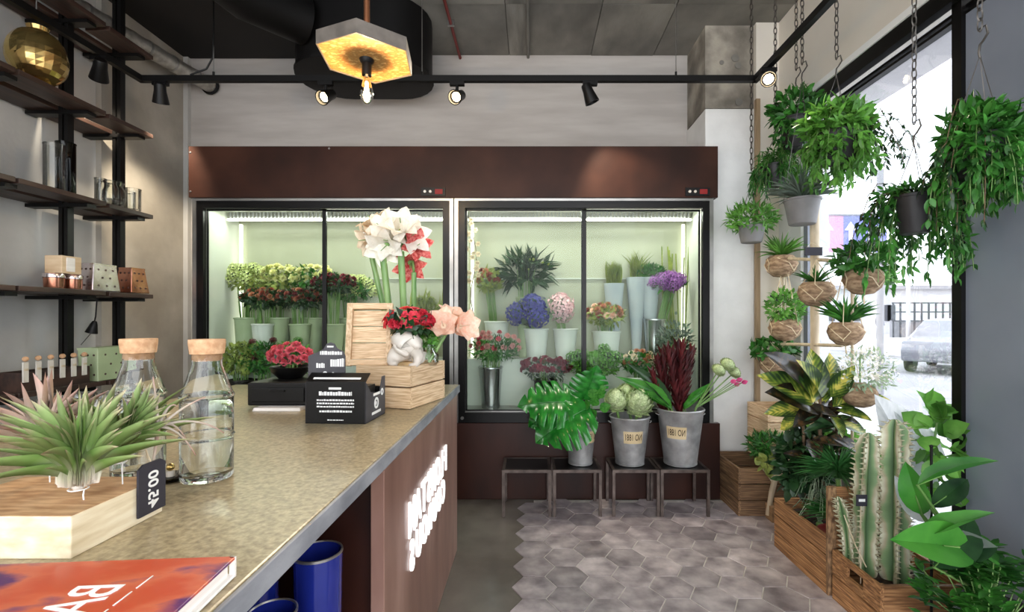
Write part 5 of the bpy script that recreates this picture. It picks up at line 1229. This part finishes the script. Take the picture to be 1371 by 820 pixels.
# ================================================================ CRATES BY THE WINDOW
def crate(label, x0, x1, y0, y1, z0, h, n, m_='wood_crate', tk_=.016, tall_front=0, soil=None, hole=False, group='wooden crates by the window'):
    t = thing('wooden_crate', label, 'crate', ((x0+x1)/2, (y0+y1)/2, z0), group); g = .007
    for i in range(n):
        ph = (h-g*(n-1))/n; zz = z0+i*(ph+g)+ph/2
        for x in (x0+tk_/2, x1-tk_/2): 
            if hole and i == n-1 and x < (x0+x1)/2:
                yc = (y0+y1)/2; w = (y1-y0)/2-.055
                piece('plank', t, (x, y0+w/2, zz), (tk_, w, ph), m_); piece('plank', t, (x, y1-w/2, zz), (tk_, w, ph), m_)
                piece('plank', t, (x, yc, zz+ph*.39), (tk_, .11, ph*.22), m_); piece('plank', t, (x, yc, zz-ph*.33), (tk_, .11, ph*.34), m_)
            else: piece('plank', t, (x, (y0+y1)/2, zz), (tk_, y1-y0, ph), m_)
        for y in (y0+tk_/2, y1-tk_/2): piece('plank', t, ((x0+x1)/2, y, zz), (x1-x0-2*tk_-.001, tk_, ph), m_)
    for x in (x0+tk_+.013, x1-tk_-.013):
        for y in (y0+tk_+.013, y1-tk_-.013): piece('corner_post', t, (x, y, z0+h/2-.004), (.024, .024, h-.012), m_)
    piece('bottom_board', t, ((x0+x1)/2, (y0+y1)/2, z0+.006), (x1-x0-2*tk_-.002, y1-y0-2*tk_-.002, .01), m_)
    if tall_front:
        piece('end_board', t, (x0+.02, y0-.009, z0+tall_front/2), (.04, .016, tall_front), 'wood_dark'); piece('end_board', t, (x1-.02, y0-.009, z0+tall_front/2), (.04, .016, tall_front), 'wood_dark')
        for i in range(4): piece('end_plank', t, ((x0+x1)/2, y0-.022 if False else y0+.0-.0085, z0+h+(i+.5)*(tall_front-h)/4), (x1-x0-.085, .014, (tall_front-h)/4-.004), m_)
    if soil:
        m = MB(); k = 9; gx = np.linspace(x0+tk_+.03, x1-tk_-.03, k); gy = np.linspace(y0+tk_+.03, y1-tk_-.03, k); rg = np.random.default_rng(int(x0*100))
        v = [(x, y, z0+soil+rg.uniform(-.008, .008)) for x in gx for y in gy]; m.add(v, [(i*k+j, (i+1)*k+j, (i+1)*k+j+1, i*k+j+1) for i in range(k-1) for j in range(k-1)]); stuff(m.build('soil', 'soil', t))
    return t
crate('dark plank crate standing between the plinth and the window', 1.41, 1.90, 3.25, 3.68, 0, .325, 3, 'wood_dark')
crate('wooden crate stacked on top of the dark plank crate', 1.665, 1.90, 3.36, 3.68, .327, .38, 4, 'wood_pale')
crate('long wooden planter crate with a taller end board', 1.44, 1.80, 2.335, 2.83, 0, .285, 3, 'wood_crate', tall_front=.53, soil=.24)
crate('small wooden crate with a cut-out handle holding the cactus', 1.45, 1.84, 1.985, 2.30, 0, .235, 2, 'wood_crate', soil=.17, hole=True)

# ================================================================ FLOOR PLANTS
# croton: every leaf its own part
def leaf_mesh(key, m_, w, t_=None):
    k = ('lf', key, m_)
    if k not in BM: BM[k] = MB().leaves([(0, 0, 0)], [(1, 0, 0)], [(0, 0, 1)], 1, w, t_ or tpl(7, OVAL, .22, .22, 2)).mesh('leaf', m_)
    return BM[k]
cb_ = Vector((1.60, 2.62, .24))
ctn = thing('croton_plant', 'tall croton with yellow veined and dark leaves in planter crate', 'plant', tuple(cb_))
cc_ = P(1098, 545, 2.62)
rg = random.Random(21)
MB().tube([cb_, cb_+Vector((.0, .0, .25)), cc_+Vector((0, 0, -.15)), cc_+Vector((0, 0, .1))], [.013, .012, .01, .007], 9).build('stem', 'stem_brown', ctn)
MB().tube([cb_+Vector((-.06, .05, 0)), cb_+Vector((-.08, .03, .3)), cc_+Vector((-.1, 0, 0))], [.01, .009, .006], 9).build('stem', 'stem_brown', ctn)
MB().tube([cb_+Vector((.06, -.05, 0)), cb_+Vector((.09, .0, .3)), cc_+Vector((.1, .03, -.05))], [.01, .009, .006], 9).build('stem', 'stem_brown', ctn)
spec = [(1088, 540, 1096, 468), (1100, 535, 1080, 488), (1105, 535, 1120, 478), (1112, 532, 1145, 500), (1085, 530, 1040, 480), (1090, 540, 1025, 512), (1085, 548, 1030, 560), (1095, 550, 1040, 535), (1118, 540, 1190, 540), (1120, 550, 1165, 565), (1115, 545, 1150, 525), (1095, 545, 1070, 575),
        (1110, 555, 1130, 585), (1100, 550, 1100, 580), (1090, 545, 1050, 520), (1105, 540, 1105, 500), (1120, 545, 1175, 525), (1082, 555, 1045, 580), (1112, 560, 1160, 585), (1096, 540, 1110, 500)]
for k, (u0, v0, u1, v1) in enumerate(spec):
    a = P(u0, v0, 2.62+rg.uniform(-.03, .05)); e = P(u1, v1, 2.62+rg.uniform(-.16, .1)); L = (e-a).length*1.02
    o = inst('leaf', leaf_mesh('cr', 'croton_dark' if k in (4, 7, 11, 13, 14) else 'croton', .48), ctn, a); set_leaf(o, a, e-a+Vector((0, 0, L*.2)), (rg.uniform(-.3, .3), -.75, .65), L)
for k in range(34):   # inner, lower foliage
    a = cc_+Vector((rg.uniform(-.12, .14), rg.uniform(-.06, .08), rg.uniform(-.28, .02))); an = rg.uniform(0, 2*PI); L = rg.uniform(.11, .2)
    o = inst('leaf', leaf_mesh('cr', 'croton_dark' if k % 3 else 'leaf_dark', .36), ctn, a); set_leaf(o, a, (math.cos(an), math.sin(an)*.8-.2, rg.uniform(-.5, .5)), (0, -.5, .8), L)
# grassy plant in planter crate
def grass(mb, base, n, L, wd, seed, spread=.9, tz=(1, 2, 3), flat=0):
    rg = np.random.default_rng(seed); a = rg.uniform(0, 2*PI, n); s = rg.uniform(.1, spread, n)
    d = np.stack([np.cos(a)*s, np.sin(a)*s, rg.uniform(.5, 1, n)-flat], 1); bs = np.array(tuple(base))+np.stack([np.cos(a), np.sin(a), 0*a], 1)*.02*s[:, None]
    for q in tz:
        i = rg.integers(0, len(tz), n) == tz.index(q)
        mb.leaves(bs[i], d[i], np.stack([-np.cos(a[i])*.3, -np.sin(a[i])*.3, np.ones(i.sum())], 1), rg.uniform(L*.6, L, n)[i], wd, T_BL[q])
t = thing('grassy_plant', 'bright green grassy plant spilling over the planter crate', 'plant', (1.60, 2.42, .24)); m = MB(); grass(m, P(1122, 640, 2.46), 460, .2, .005, 4, 1.05); grass(m, (1.6, 2.46, .3), 200, .19, .005, 5, 1.05); stuff(m.build('blades', 'grass', t, auto=False))
m = MB(); m.tube([(1.6, 2.46, .24), (1.6, 2.46, .3), tuple(P(1122, 642, 2.46))], .012, 7); m.build('stem', 'stem', t)
t = thing('wiry_plant', 'wiry pale tendril plant at the foot of the croton', 'plant', (1.54, 2.55, .24)); m = MB(); rg2 = np.random.default_rng(3)
for i in range(46):
    a = rg2.uniform(0, 2*PI); r_ = rg2.uniform(.03, .12); z_ = rg2.uniform(.1, .28); m.tube([(1.54, 2.55, .24), (1.54+math.cos(a)*r_*.4, 2.55+math.sin(a)*r_*.4, .24+z_), (1.54+math.cos(a)*r_, 2.55+math.sin(a)*r_, .24+z_*.95), (1.54+math.cos(a)*r_*1.4, 2.55+math.sin(a)*r_*1.3, .24+z_*.6)], [.0016]*4, 4, caps=False)
stuff(m.build('tendrils', 'leaf_pale', t, auto=False)); MB().sphere((1.54, 2.55, .245), .02, 8, 6).build('crown', 'stem', t)
MB_ = MB(); 
t = thing('red_dish', 'red dish edge lying on the planter soil', 'dish', (1.56, 2.40, .255)); MB().lathe([(.001, 0), (.07, 0), (.085, .012), (.08, .012), (.066, .004), (.001, .004)], 24, (1.56, 2.44, .25)).build('body', 'red_pipe', t); MB().lathe([(.085, .01), (.087, .013), (.084, .015), (.08, .012)], 24, (1.56, 2.44, .25)).build('rim', 'red_pipe', t)
# bushy green in the crate: under-foliage on croton side
t = thing('leafy_shrub', 'dark leafy shrub between croton stems and crate soil', 'plant', (1.55, 2.70, .24)); m = MB(); foliage_ball(m, P(1075, 625, 2.70), (.13, .09, .2), 520, .07, .045, T_OVAL, seed=8); stuff(m.build('foliage', 'leaf_dark', t, auto=False)); MB().tube([(1.55, 2.7, .24), (1.54, 2.7, .6)], .008, 7).build('stem', 'stem_brown', t)
# cactus columns (ribbed euphorbia)
def cactus(label, base, h, r, seed, lean=(0, 0), ribs=4, name='column_cactus'):
    base = Vector(base); t = thing(name, label, 'cactus', tuple(base), 'ribbed cactus columns'); K = ribs*8; n = int(h/.012); m = MB(); v = []; sp = MB(); rg = np.random.default_rng(seed); ph = rg.uniform(0, 2); uvs = []
    def centre(s): return Vector((lean[0]*s*s, lean[1]*s*s, h*s))
    for i in range(n+1):
        s = i/n; tp = min(1, (1-s)*h/.06+.05)**.5; c = base+centre(s); tooth = .78+.22*abs(math.sin(i*.75))
        for j in range(K):
            a = j/K*2*PI+ph+.25*s; rib = abs(math.cos(a*ribs/2-ph*ribs/2-.25*s*ribs/2))**3.2
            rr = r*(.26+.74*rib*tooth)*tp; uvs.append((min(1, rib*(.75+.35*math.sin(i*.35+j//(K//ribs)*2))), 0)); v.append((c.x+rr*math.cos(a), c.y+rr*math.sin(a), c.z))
    f = [(i*K+j, i*K+(j+1) % K, (i+1)*K+(j+1) % K, (i+1)*K+j) for i in range(n) for j in range(K)]+[tuple(n*K+j for j in range(K))]
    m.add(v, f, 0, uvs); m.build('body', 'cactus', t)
    for i in range(2, n, 2):
        s = i/n; tp = min(1, (1-s)*h/.06+.05)**.5; c = base+centre(s)
        for q in range(ribs):
            a = ph+.25*s+q*2*PI/ribs; d = Vector((math.cos(a), math.sin(a), .25)); p = c+d*r*.93*tp; e = Vector((-math.sin(a), math.cos(a), .2))
            sp.tube([p-d*.006, p+(d+e*.8)*.015], [.006, .0008], 4, caps=False); sp.tube([p-d*.006, p+(d-e*.8)*.015], [.006, .0008], 4, caps=False)
    stuff(sp.build('spines', 'cactus_edge', t, auto=False)); return t
zc0 = .172
cactus('tallest ribbed cactus column in the handled crate', (1.63, 2.14, zc0), P(1197, 562, 2.14).z-zc0, .06, 1, (.0, .0))
cactus('second ribbed cactus column behind the chalk tag', (1.535, 2.20, zc0), P(1165, 580, 2.2).z-zc0, .054, 2, (.02, 0))
cactus('small leaning cactus stem beside the tall end board', (1.50, 2.26, zc0), .34, .03, 3, (-.06, -.02))
q = P(1153, 672, 2.12); t = thing('plant_tag', 'small black plant tag stuck beside the cactus', 'tag', (q.x, 2.12, zc0)); MB().box((q.x-.022, 2.118, q.z-.02), (q.x+.026, 2.122, q.z+.03)).build('slate', 'chalk_tag', t, smooth=False); MB().cyl((q.x, 2.123, zc0-.002), (q.x, 2.123, q.z+.01), .002, k=6).build('stick', 'bamboo', t); MB().box((q.x-.012, 2.1172, q.z), (q.x+.016, 2.118, q.z+.012)).build('writing', 'white_ink', t, smooth=False)
m = MB(); m.tube([P(1130, 690, 2.2), P(1145, 730, 2.12), P(1160, 760, 2.05)], .0025, 5); t = thing('dry_twig', 'thin dry twig lying across the cactus crate', 'twig', tuple(P(1160, 760, 2.05))); m.build('twig', 'bamboo', t)
# low fern crate by pillar
fp = Vector((1.52, 3.38, .012))
t = thing('fern_plant', 'small ferny plant rising from the dark plank crate', 'plant', tuple(fp)); MB().lathe([(.001, 0), (.07, 0), (.09, .16), (.085, .16), (.066, .01), (.001, .01)], 22, fp).build('pot', 'pot_dark', t); m = MB(); foliage_ball(m, P(1028, 600, 3.33), (.13, .1, .1), 520, .055, .018, T_LANCE, seed=17); stuff(m.build('fronds', 'leaf', t, auto=False)); m = MB(); m.tube([fp+Vector((0, 0, .1)), P(1030, 640, 3.35), P(1028, 605, 3.33)], [.01, .008, .005], 7); m.tube([fp+Vector((.02, 0, .1)), P(1042, 640, 3.32), P(1050, 625, 3.3)], [.008, .006, .004], 7); m.build('stem', 'stem', t)
MB().lathe([(.001, .13), (.082, .13)], 20, fp).build('soil', 'soil', t)
# knotted root piece leaning at the crate front
t = thing('driftwood_root', 'pale twisted root leaning on the dark plank crate', 'driftwood', (1.56, 3.18, 0)); m = MB(); m.tube([P(1028, 690, 3.2), P(1033, 660, 3.19), P(1038, 640, 3.17), P(1056, 628, 3.16), P(1066, 622, 3.14)], [.015, .018, .02, .014, .006], 9); m.tube([P(1036, 645, 3.18), P(1026, 632, 3.2), P(1018, 625, 3.22)], [.015, .01, .004], 8); m.build('root', 'bamboo', t); m = MB(); foliage_ball(m, P(1032, 622, 3.17), (.07, .04, .03), 26, .09, .05, T_OVAL, seed=23); m.build('leaves', 'leaf_yellow', t, auto=False)
MB().box((1.585, 3.14, .0), (1.70, 3.235, .1)).build('foot_block', 'wood_dark', t, smooth=False)
# large-leaved plants at the right: bird-of-paradise / fig style
def big_leaf(parent, p0, p1, wd, up, m_, curl=.15, stalk=None, name='leaf'):
    p0 = Vector(p0); p1 = Vector(p1); L = (p1-p0).length
    m = MB(); m.leaves([tuple(p0)], [tuple((p1-p0)/L)], [up], L, wd, tpl(9, OVAL, curl, .3, 2, .012)); o = m.build(name, m_, parent)
    if stalk is not None: MB().tube([Vector(stalk), Vector(stalk).lerp(p0, .5)+Vector((0, 0, .02)), p0, p0.lerp(p1, .4)+Vector((0, 0, -.003))], [.007, .006, .005, .002], 7).build('leaf_stalk', 'stem', parent)
    return o
pb_ = Vector((1.78, 1.93, .20)); 
def pot(parent, c, r0, r1, h, m_, soil=True):
    MB().lathe([(.001, 0), (r0, 0), (r1, h-.02), (r1+.006, h-.02), (r1+.006, h), (r1-.004, h), (r0-.004, .012), (.001, .012)], 28, c).build('pot', m_, parent)
    if soil: MB().lathe([(.001, h-.025), (r1-.005, h-.025)], 24, c).build('soil', 'soil', parent)
pp2 = Vector((1.77, 1.80, 0)); t = thing('broad_leaf_plant', 'potted plant with large glossy paddle leaves by the mullion', 'plant', tuple(pp2)); pot(t, pp2, .1, .13, .25, 'pot_dark')
sb = pp2+Vector((0, 0, .235))
for a, e, w, up, mm in [(P(1228, 650, 1.85), P(1330, 608, 1.75), .07, (0, -.2, 1), 'big_leaf'), (P(1225, 735, 1.80), P(1320, 678, 1.66), .08, (-.1, -.3, 1), 'big_leaf'), (P(1300, 735, 1.75), P(1205, 722, 1.68), .15, (.0, -.85, .5), 'big_leaf'), (P(1235, 690, 1.9), P(1212, 622, 1.9), .1, (-.7, -.7, .2), 'big_leaf'), (P(1250, 760, 1.72), P(1310, 690, 1.78), .13, (-.3, -.8, .2), 'leaf_dark'), (P(1240, 700, 1.95), P(1200, 640, 1.98), .09, (-.5, -.8, .2), 'silver_leaf'), (P(1260, 740, 1.78), P(1335, 730, 1.7), .12, (0, -.6, .7), 'leaf_dark'), (P(1245, 680, 1.88), P(1300, 640, 1.9), .08, (-.3, -.8, .5), 'leaf_dark')]:
    big_leaf(t, a, e, w, up, mm, .12, stalk=sb)
# black cane beside it
q0 = P(1247, 725, 1.95); q1 = P(1247, 598, 1.95); t = thing('black_cane', 'thin black support cane behind the paddle leaves', 'cane', (q0.x, 1.95, .0)); MB().cyl((q0.x, 1.95, 0), q1, .005, k=8).build('rod', 'black_metal', t); MB().sphere(q1, .007, 8, 6).build('tip', 'black_metal', t)
# silvery sheet-like leaves behind the cactus
ps = Vector((1.80, 2.36+.12, .0)); t = thing('silver_leaf_plant', 'plant with large silvery white leaves behind the cactus', 'plant', (1.86, 2.46, .0)); pot(t, (1.865, 2.46, 0), .04, .055, .3, 'pot_grey')
for a, e, w, up in [(P(1240, 660, 2.30), P(1180, 530, 2.32), .24, (-.2, -.9, .4)), (P(1225, 690, 2.28), P(1212, 552, 2.28), .2, (.4, -.9, .2))]: big_leaf(t, a, e, w, up, 'silver_leaf', .1, stalk=(1.865, 2.46, .275))
# climbing light green plant by the mullion
cl0 = Vector((1.87, 2.24, 0)); t = thing('climbing_plant', 'light green climbing plant against the window mullion', 'plant', tuple(cl0)); MB().lathe([(.001, 0), (.045, 0), (.055, .2), (.05, .2), (.001, .02)], 20, cl0).build('pot', 'pot_grey', t)
MB().tube([cl0+Vector((0, 0, .05)), (1.86, 2.24, .5), tuple(P(1255, 560, 2.22))], .005, 6).build('stem', 'stem', t)
m = MB(); foliage_ball(m, P(1255, 590, 2.2), (.06, .06, .17), 46, .1, .085, tpl(4, OVAL, .25, .2, 1), seed=31); foliage_ball(m, P(1262, 655, 2.2), (.05, .05, .08), 14, .08, .065, T_OVAL, seed=32); stuff(m.build('leaves', 'leaf_fresh', t, auto=False))
t = thing('low_window_plants', 'trailing low plant on the floor along the window glass', 'plant', (1.84, 2.9, 0)); MB().box((1.85, 2.62, 0), (1.915, 3.2, .5)).build('trough', 'pot_grey', t, smooth=False, bevel=.006); m = MB()
for k in range(6): foliage_ball(m, (1.865, 2.66+k*.09, .56+.05*math.sin(k*2)), (.07, .09, .12), 130, .05, .03, T_OVAL, seed=40+k)
stuff(m.build('foliage', 'leaf_fresh', t, auto=False))
# bottom right bush
bp_ = Vector((1.62, 1.70, 0)); t = thing('bushy_plant', 'bushy plant with small dark glossy leaves in a low pot', 'plant', tuple(bp_)); pot(t, bp_, .1, .13, .12, 'pot_dark'); m = MB(); rg3 = np.random.default_rng(6)
for k in range(64):
    a = rg3.uniform(0, 2*PI); r_ = rg3.uniform(.02, .23); tip = bp_+Vector((math.cos(a)*r_, math.sin(a)*r_*.6, .22+rg3.uniform(.02, .27))); mb0 = MB(); m.tube([bp_+Vector((0, 0, .1)), bp_.lerp(tip, .6)+Vector((0, 0, .08)), tip], [.003, .0025, .002], 5, mi=1)
    n = 14; th = rg3.uniform(0, 2*PI, n); d = np.stack([np.cos(th), np.sin(th), rg3.uniform(.1, .9, n)], 1); m.leaves(np.array(tuple(tip))+np.stack([0*th, 0*th, -np.arange(n)*.004], 1), d, (0, 0, 1), rg3.uniform(.045, .075, n), .024, T_OVAL)
stuff(m.build('foliage', ['leaf', 'stem'], t, auto=False))
# white flowering plant behind the coir balls
q = P(1160, 515, 2.54); t = thing('white_flower_plant', 'airy plant with tiny white flowers behind the coir pots', 'plant', (q.x-.02, 2.56, q.z-.1)); MB().sphere((q.x-.02, 2.56, q.z-.06), .085, 16, 10, sc=(1, 1, .8)).build('coir_ball', 'coir', t); m = MB(); foliage_ball(m, q+Vector((0, 0, .06)), (.15, .1, .13), 260, .035, .012, T_LANCE, seed=51); stuff(m.build('foliage', 'leaf_pale', t, auto=False)); m = MB(); foliage_ball(m, q+Vector((0, 0, .07)), (.15, .1, .13), 300, .018, .016, SMALL, seed=52, lower=-.3); stuff(m.build('flowers', 'pet_white', t, auto=False))
MB().tube([(q.x-.02, 2.56, q.z-.0), (q.x-.02, 2.56, q.z+.15)], .004, 6).build('stem', 'stem', t)
MB().tube([(q.x-.02, 2.56, q.z+.0), (1.79, 2.66, 1.2)], .002, 5).build('cord', 'rope', t)

# ================================================================ COIR POTS ON THE BAMBOO FRAME
bf = thing('bamboo_frame', 'bamboo pole frame by the window carrying coir pots', 'frame', (1.80, 2.98, 0))
pt_, pb2 = P(1091, 262, 3.0), Vector((1.80, 3.03, .0)); MB().tube([pb2.lerp(pt_, i/10) for i in range(11)], [.026+.002*(i % 2) for i in range(11)], 16).build('pole', 'bamboo', bf)
for (u0, v0, Y0, u1, v1, Y1) in [(1040, 346, 3.46, 1143, 350, 2.66), (1046, 461, 3.38, 1128, 463, 2.74)]: MB().cyl(P(u0, v0, Y0), P(u1, v1, Y1), .011, k=10).build('crossbar', 'bamboo', bf)
for (u, v0, v1, Y) in [(1141, 346, 520, 2.67), (1049, 342, 600, 3.44)]: MB().cyl(P(u, v0, Y), (P(u, v1, Y).x, Y, 0 if v1 < 550 else .71), .008, k=8).build('side_cane', 'bamboo', bf)
def coir(label, u, v, Y, r, kind, seed, hang):
    c = P(u, v, Y); t = thing('coir_pot', label, 'hanging pot', (c.x, c.y, c.z-r*.9), 'coir pots on the bamboo frame')
    m = MB(); m.lathe([(.001, -.86*r), (.5*r, -.78*r), (.86*r, -.45*r), (1.02*r, 0), (.93*r, .4*r), (.72*r, .62*r), (.62*r, .6*r), (.001, .5*r)], 24, c); m.build('pot', 'coir', t)
    m = MB(); hk = P(u, hang, Y)
    for i in range(3):
        a = i*2*PI/3+seed; m.tube([c+Vector((0, 0, -.9*r)), c+Vector((math.cos(a)*.9*r, math.sin(a)*.9*r, -.45*r)), c+Vector((math.cos(a+.4)*1.05*r, math.sin(a+.4)*1.05*r, .05*r)), c+Vector((math.cos(a)*.95*r, math.sin(a)*.95*r, .45*r)), hk], .0028, 5)
        m.tube([c+Vector((math.cos(a)*.9*r, math.sin(a)*.9*r, -.45*r)), c+Vector((math.cos(a-.5)*1.05*r, math.sin(a-.5)*1.05*r, .05*r)), c+Vector((math.cos(a-1.2)*.95*r, math.sin(a-1.2)*.95*r, .4*r))], .0028, 5)
    m.tube([c+Vector((0, 0, -.88*r)), c+Vector((.005, 0, -1.35*r))], .004, 5); m.build('rope_net', 'rope', t); m = MB(); b = c+Vector((0, 0, .5*r))
    if kind == 'spider': grass(m, b, 70, .21, .016, seed, .95, (0, 1, 2)); mm = 'leaf_fresh'
    elif kind == 'lance': grass(m, b, 60, .19, .022, seed, .9, (0, 1)); mm = 'leaf'
    elif kind == 'bushy': foliage_ball(m, b+Vector((0, 0, .09)), (.12, .11, .12), 420, .05, .02, T_LANCE, seed=seed); mm = 'leaf_fresh'
    elif kind == 'trail': foliage_ball(m, b+Vector((0, 0, .05)), (.14, .12, .08), 300, .06, .03, T_OVAL, seed=seed); mm = 'leaf'
    elif kind == 'small': grass(m, b, 24, .14, .02, seed, .9, (0, 1)); mm = 'leaf'
    stuff(m.build('foliage', mm, t, auto=False))
coir('coir pot with a variegated spider plant under the grey pot', 1046, 355, 3.40, .105, 'spider', 1, 346)
coir('coir pot with a few short leaves in front of the bamboo pole', 1093, 392, 2.86, .1, 'small', 2, 348)
coir('coir pot with a dense feathery green plant', 1051, 440, 3.36, .105, 'bushy', 3, 348)
coir('coir pot with upright lance leaves beside the street view', 1132, 445, 2.70, .09, 'lance', 4, 351)
coir('coir pot with trailing leaves under the pointed road sign', 1156, 375, 2.56, .095, 'trail', 5, 318)
coir('lowest coir pot with grey green leaves above the croton', 1036, 487, 3.46, .1, 'trail', 6, 462)
for k, (u, v, Y, lab) in enumerate([(1085, 338, 2.95, 'black chalk label tied to the upper bamboo crossbar'), (1038, 400, 3.42, 'small dark label hanging beside the feathery coir pot')]):
    c = P(u, v, Y); t = thing('chalk_label', lab, 'tag', tuple(c)); MB().box((c.x-.055, Y-.04, c.z-.025), (c.x+.05, Y-.034, c.z+.025)).build('slate', 'chalk_tag', t, smooth=False); MB().tube([c+Vector((-.04, -.036, .025)), c+Vector((0, -.01, .06)), c+Vector((.04, -.036, .025))], .0015, 5).build('string', 'rope', t)

# ================================================================ HANGING POTS ON CHAINS
def chain(mb, x, y, z0, z1, ll=.05):
    n = int((z1-z0)/(ll*.78)); th = np.linspace(0, 2*PI, 11)
    for i in range(n):
        z = z0+(i+.5)*(z1-z0)/n; s = ll*.5; w = ll*.2
        pts = [(x+(w*math.sin(a) if i % 2 else 0), y+(0 if i % 2 else w*math.sin(a)), z+s*math.cos(a)) for a in th]
        mb.tube(pts, .0034, 4, caps=False)
def hanger(label, u, v_top, Y, r, h, pm_, hook_v, chain_top=ZC, cu=None):
    c = P(u, v_top, Y); cx = c.x; t = thing('hanging_planter', label, 'hanging plant', (cx, Y, c.z-h), 'planters hanging on chains'); b = (cx, Y, c.z-h)
    MB().lathe([(.001, 0), (r*.72, 0), (r*.76, .004), (r, h-.012), (r+.005, h-.012), (r+.005, h), (r-.004, h), (r*.72-.003, .012), (.001, .012)], 28, b).build('pot', pm_, t); MB().lathe([(.001, h-.02), (r-.004, h-.02)], 20, b).build('soil', 'soil', t)
    hz = P(u, hook_v, Y).z; m = MB(); chain(m, cx, Y, hz+.055, chain_top); m.build('chain', 'chain_steel', t)
    m = MB(); m.tube([(cx, Y, hz+.06), (cx+.022, Y, hz+.075), (cx+.03, Y, hz+.045), (cx+.012, Y, hz+.015), (cx, Y, hz), (cx-.004, Y, hz-.03), (cx, Y, hz-.05)], .004, 6); m.build('hook', 'chain_steel', t)
    m = MB()
    for i in range(3): a = i*2*PI/3+.5; m.tube([(cx, Y, hz-.04), (cx+r*math.cos(a), Y+r*math.sin(a), c.z)], .002, 4)
    m.build('hanger_wires', 'chain_steel', t); return t, c
def trailing(mb, c, n, reach, drop, leaf, wd, seed, tp=T_LANCE, nl=22, az=None, arch=.06, mi=0, smi=1):
    rg = np.random.default_rng(seed)
    for i in range(n):
        a = rg.uniform(0, 2*PI) if az is None else rg.uniform(*az); Rr = reach*rg.uniform(.35, 1); D = drop*rg.uniform(.25, 1); k = 9; s = np.linspace(0, 1, k); wob = rg.normal(size=2)*.02
        x = c[0]+np.cos(a)*Rr*(1-np.exp(-3.2*s))+wob[0]*s; y = c[1]+np.sin(a)*Rr*(1-np.exp(-3.2*s))+wob[1]*s; z = c[2]+arch*np.sin(np.minimum(s*2.2, 1)*PI)*rg.uniform(.3, 1.3)-D*s**1.7
        pts = np.stack([x, y, z], 1); mb.tube(pts, [.0018]*k, 4, mi=smi, caps=False)
        q = rg.uniform(.08, 1, nl); q.sort(); bs = np.stack([np.interp(q, s, pts[:, j]) for j in range(3)], 1); tan = nrm(np.stack([np.interp(q, s, np.gradient(pts[:, j])) for j in range(3)], 1))
        sd = np.cross(tan, [0, 0, 1.]); sgn_ = np.where(np.arange(nl) % 2, 1., -1.)[:, None]; d = nrm(tan*.55+sd*sgn_*1.1+rg.normal(size=(nl, 3))*.35); mb.leaves(bs, d, np.array([0, 0, 1.])+rg.normal(size=(nl, 3))*.3, leaf*rg.uniform(.6, 1.15, nl), wd, tp, mi)
t, c = hanger('small grey hanging pot with a pale bushy fern beside the pillar', 1006, 303, 3.44, .092, .12, 'pot_grey', 238); m = MB(); foliage_ball(m, c+Vector((0, 0, .05)), (.17, .13, .11), 560, .06, .016, T_LANCE, seed=1); stuff(m.build('foliage', 'leaf_fresh', t, auto=False))
t, c = hanger('dark hanging pot with fine drooping leaves above the small fern', 1038, 222, 3.27, .085, .14, 'pot_dark', 172); m = MB(); trailing(m, c, 70, .19, .2, .055, .011, 2, nl=16, arch=.1); stuff(m.build('foliage', ['leaf', 'stem'], t, auto=False))
t, c = hanger('grey hanging pot with spiky narrow leaves', 1074, 267, 2.93, .1, .155, 'pot_grey', 98); m = MB(); grass(m, c+Vector((0, 0, -.01)), 120, .24, .013, 3, 1.25, (0, 1, 2)); stuff(m.build('foliage', 'leaf_grey', t, auto=False))
t, c = hanger('dark hanging pot half hidden behind the big trailing plant', 1066, 160, 3.16, .1, .2, 'pot_dark', 105); m = MB(); foliage_ball(m, c+Vector((0, 0, .06)), (.16, .13, .12), 420, .06, .03, T_OVAL, seed=6); trailing(m, c, 20, .18, .25, .05, .022, 5, T_OVAL); stuff(m.build('foliage', ['leaf', 'stem'], t, auto=False))
t, c = hanger('big trailing hanging plant with dense bright leaves over the window', 1120, 180, 2.68, .11, .16, 'pot_dark', 92); m = MB(); foliage_ball(m, c+Vector((0, 0, .05)), (.19, .15, .12), 560, .065, .026, T_OVAL, seed=9, lower=-.3); trailing(m, c, 85, .2, .31, .06, .022, 7, T_OVAL, 20, arch=.12); stuff(m.build('foliage', ['leaf_fresh', 'stem'], t, auto=False))
m = MB(); trailing(m, c+Vector((.05, -.05, 0)), 9, .3, .3, .045, .013, 8, nl=26, az=(-.6, .2), arch=.12); stuff(m.build('dark_tendrils', ['leaf_dark', 'stem_brown'], t, auto=False))
t, c = hanger('dark hanging pot with long trailing tendrils in the window middle', 1224, 262, 2.12, .07, .17, 'pot_dark', 182); m = MB(); trailing(m, c, 46, .21, .45, .055, .018, 11, T_LANCE, 22, az=(-1.35, 3.2), arch=.05); foliage_ball(m, c+Vector((0, 0, .01)), (.15, .1, .04), 90, .045, .016, T_LANCE, seed=12, lower=.1); stuff(m.build('foliage', ['leaf', 'stem'], t, auto=False))
m = MB(); trailing(m, c, 12, .26, .3, .04, .012, 13, nl=26, az=(-1.2, 3.1), arch=.08); stuff(m.build('dark_tendrils', ['leaf_dark', 'stem_brown'], t, auto=False))
t, c = hanger('lush hanging plant nearest the grey pane with thick curtain of leaves', 1312, 185, 1.80, .085, .15, 'pot_dark', 60); m = MB(); foliage_ball(m, c+Vector((0, 0, .02)), (.13, .11, .1), 420, .055, .022, T_OVAL, seed=14, lower=-.3); trailing(m, c, 70, .15, .3, .05, .02, 15, T_OVAL, 20, arch=.1); stuff(m.build('foliage', ['leaf', 'stem'], t, auto=False))
m = MB(); trailing(m, c, 16, .2, .36, .04, .013, 16, nl=24, az=(1.6, 4.2), arch=.12); stuff(m.build('dark_tendrils', ['leaf_dark', 'stem_brown'], t, auto=False))
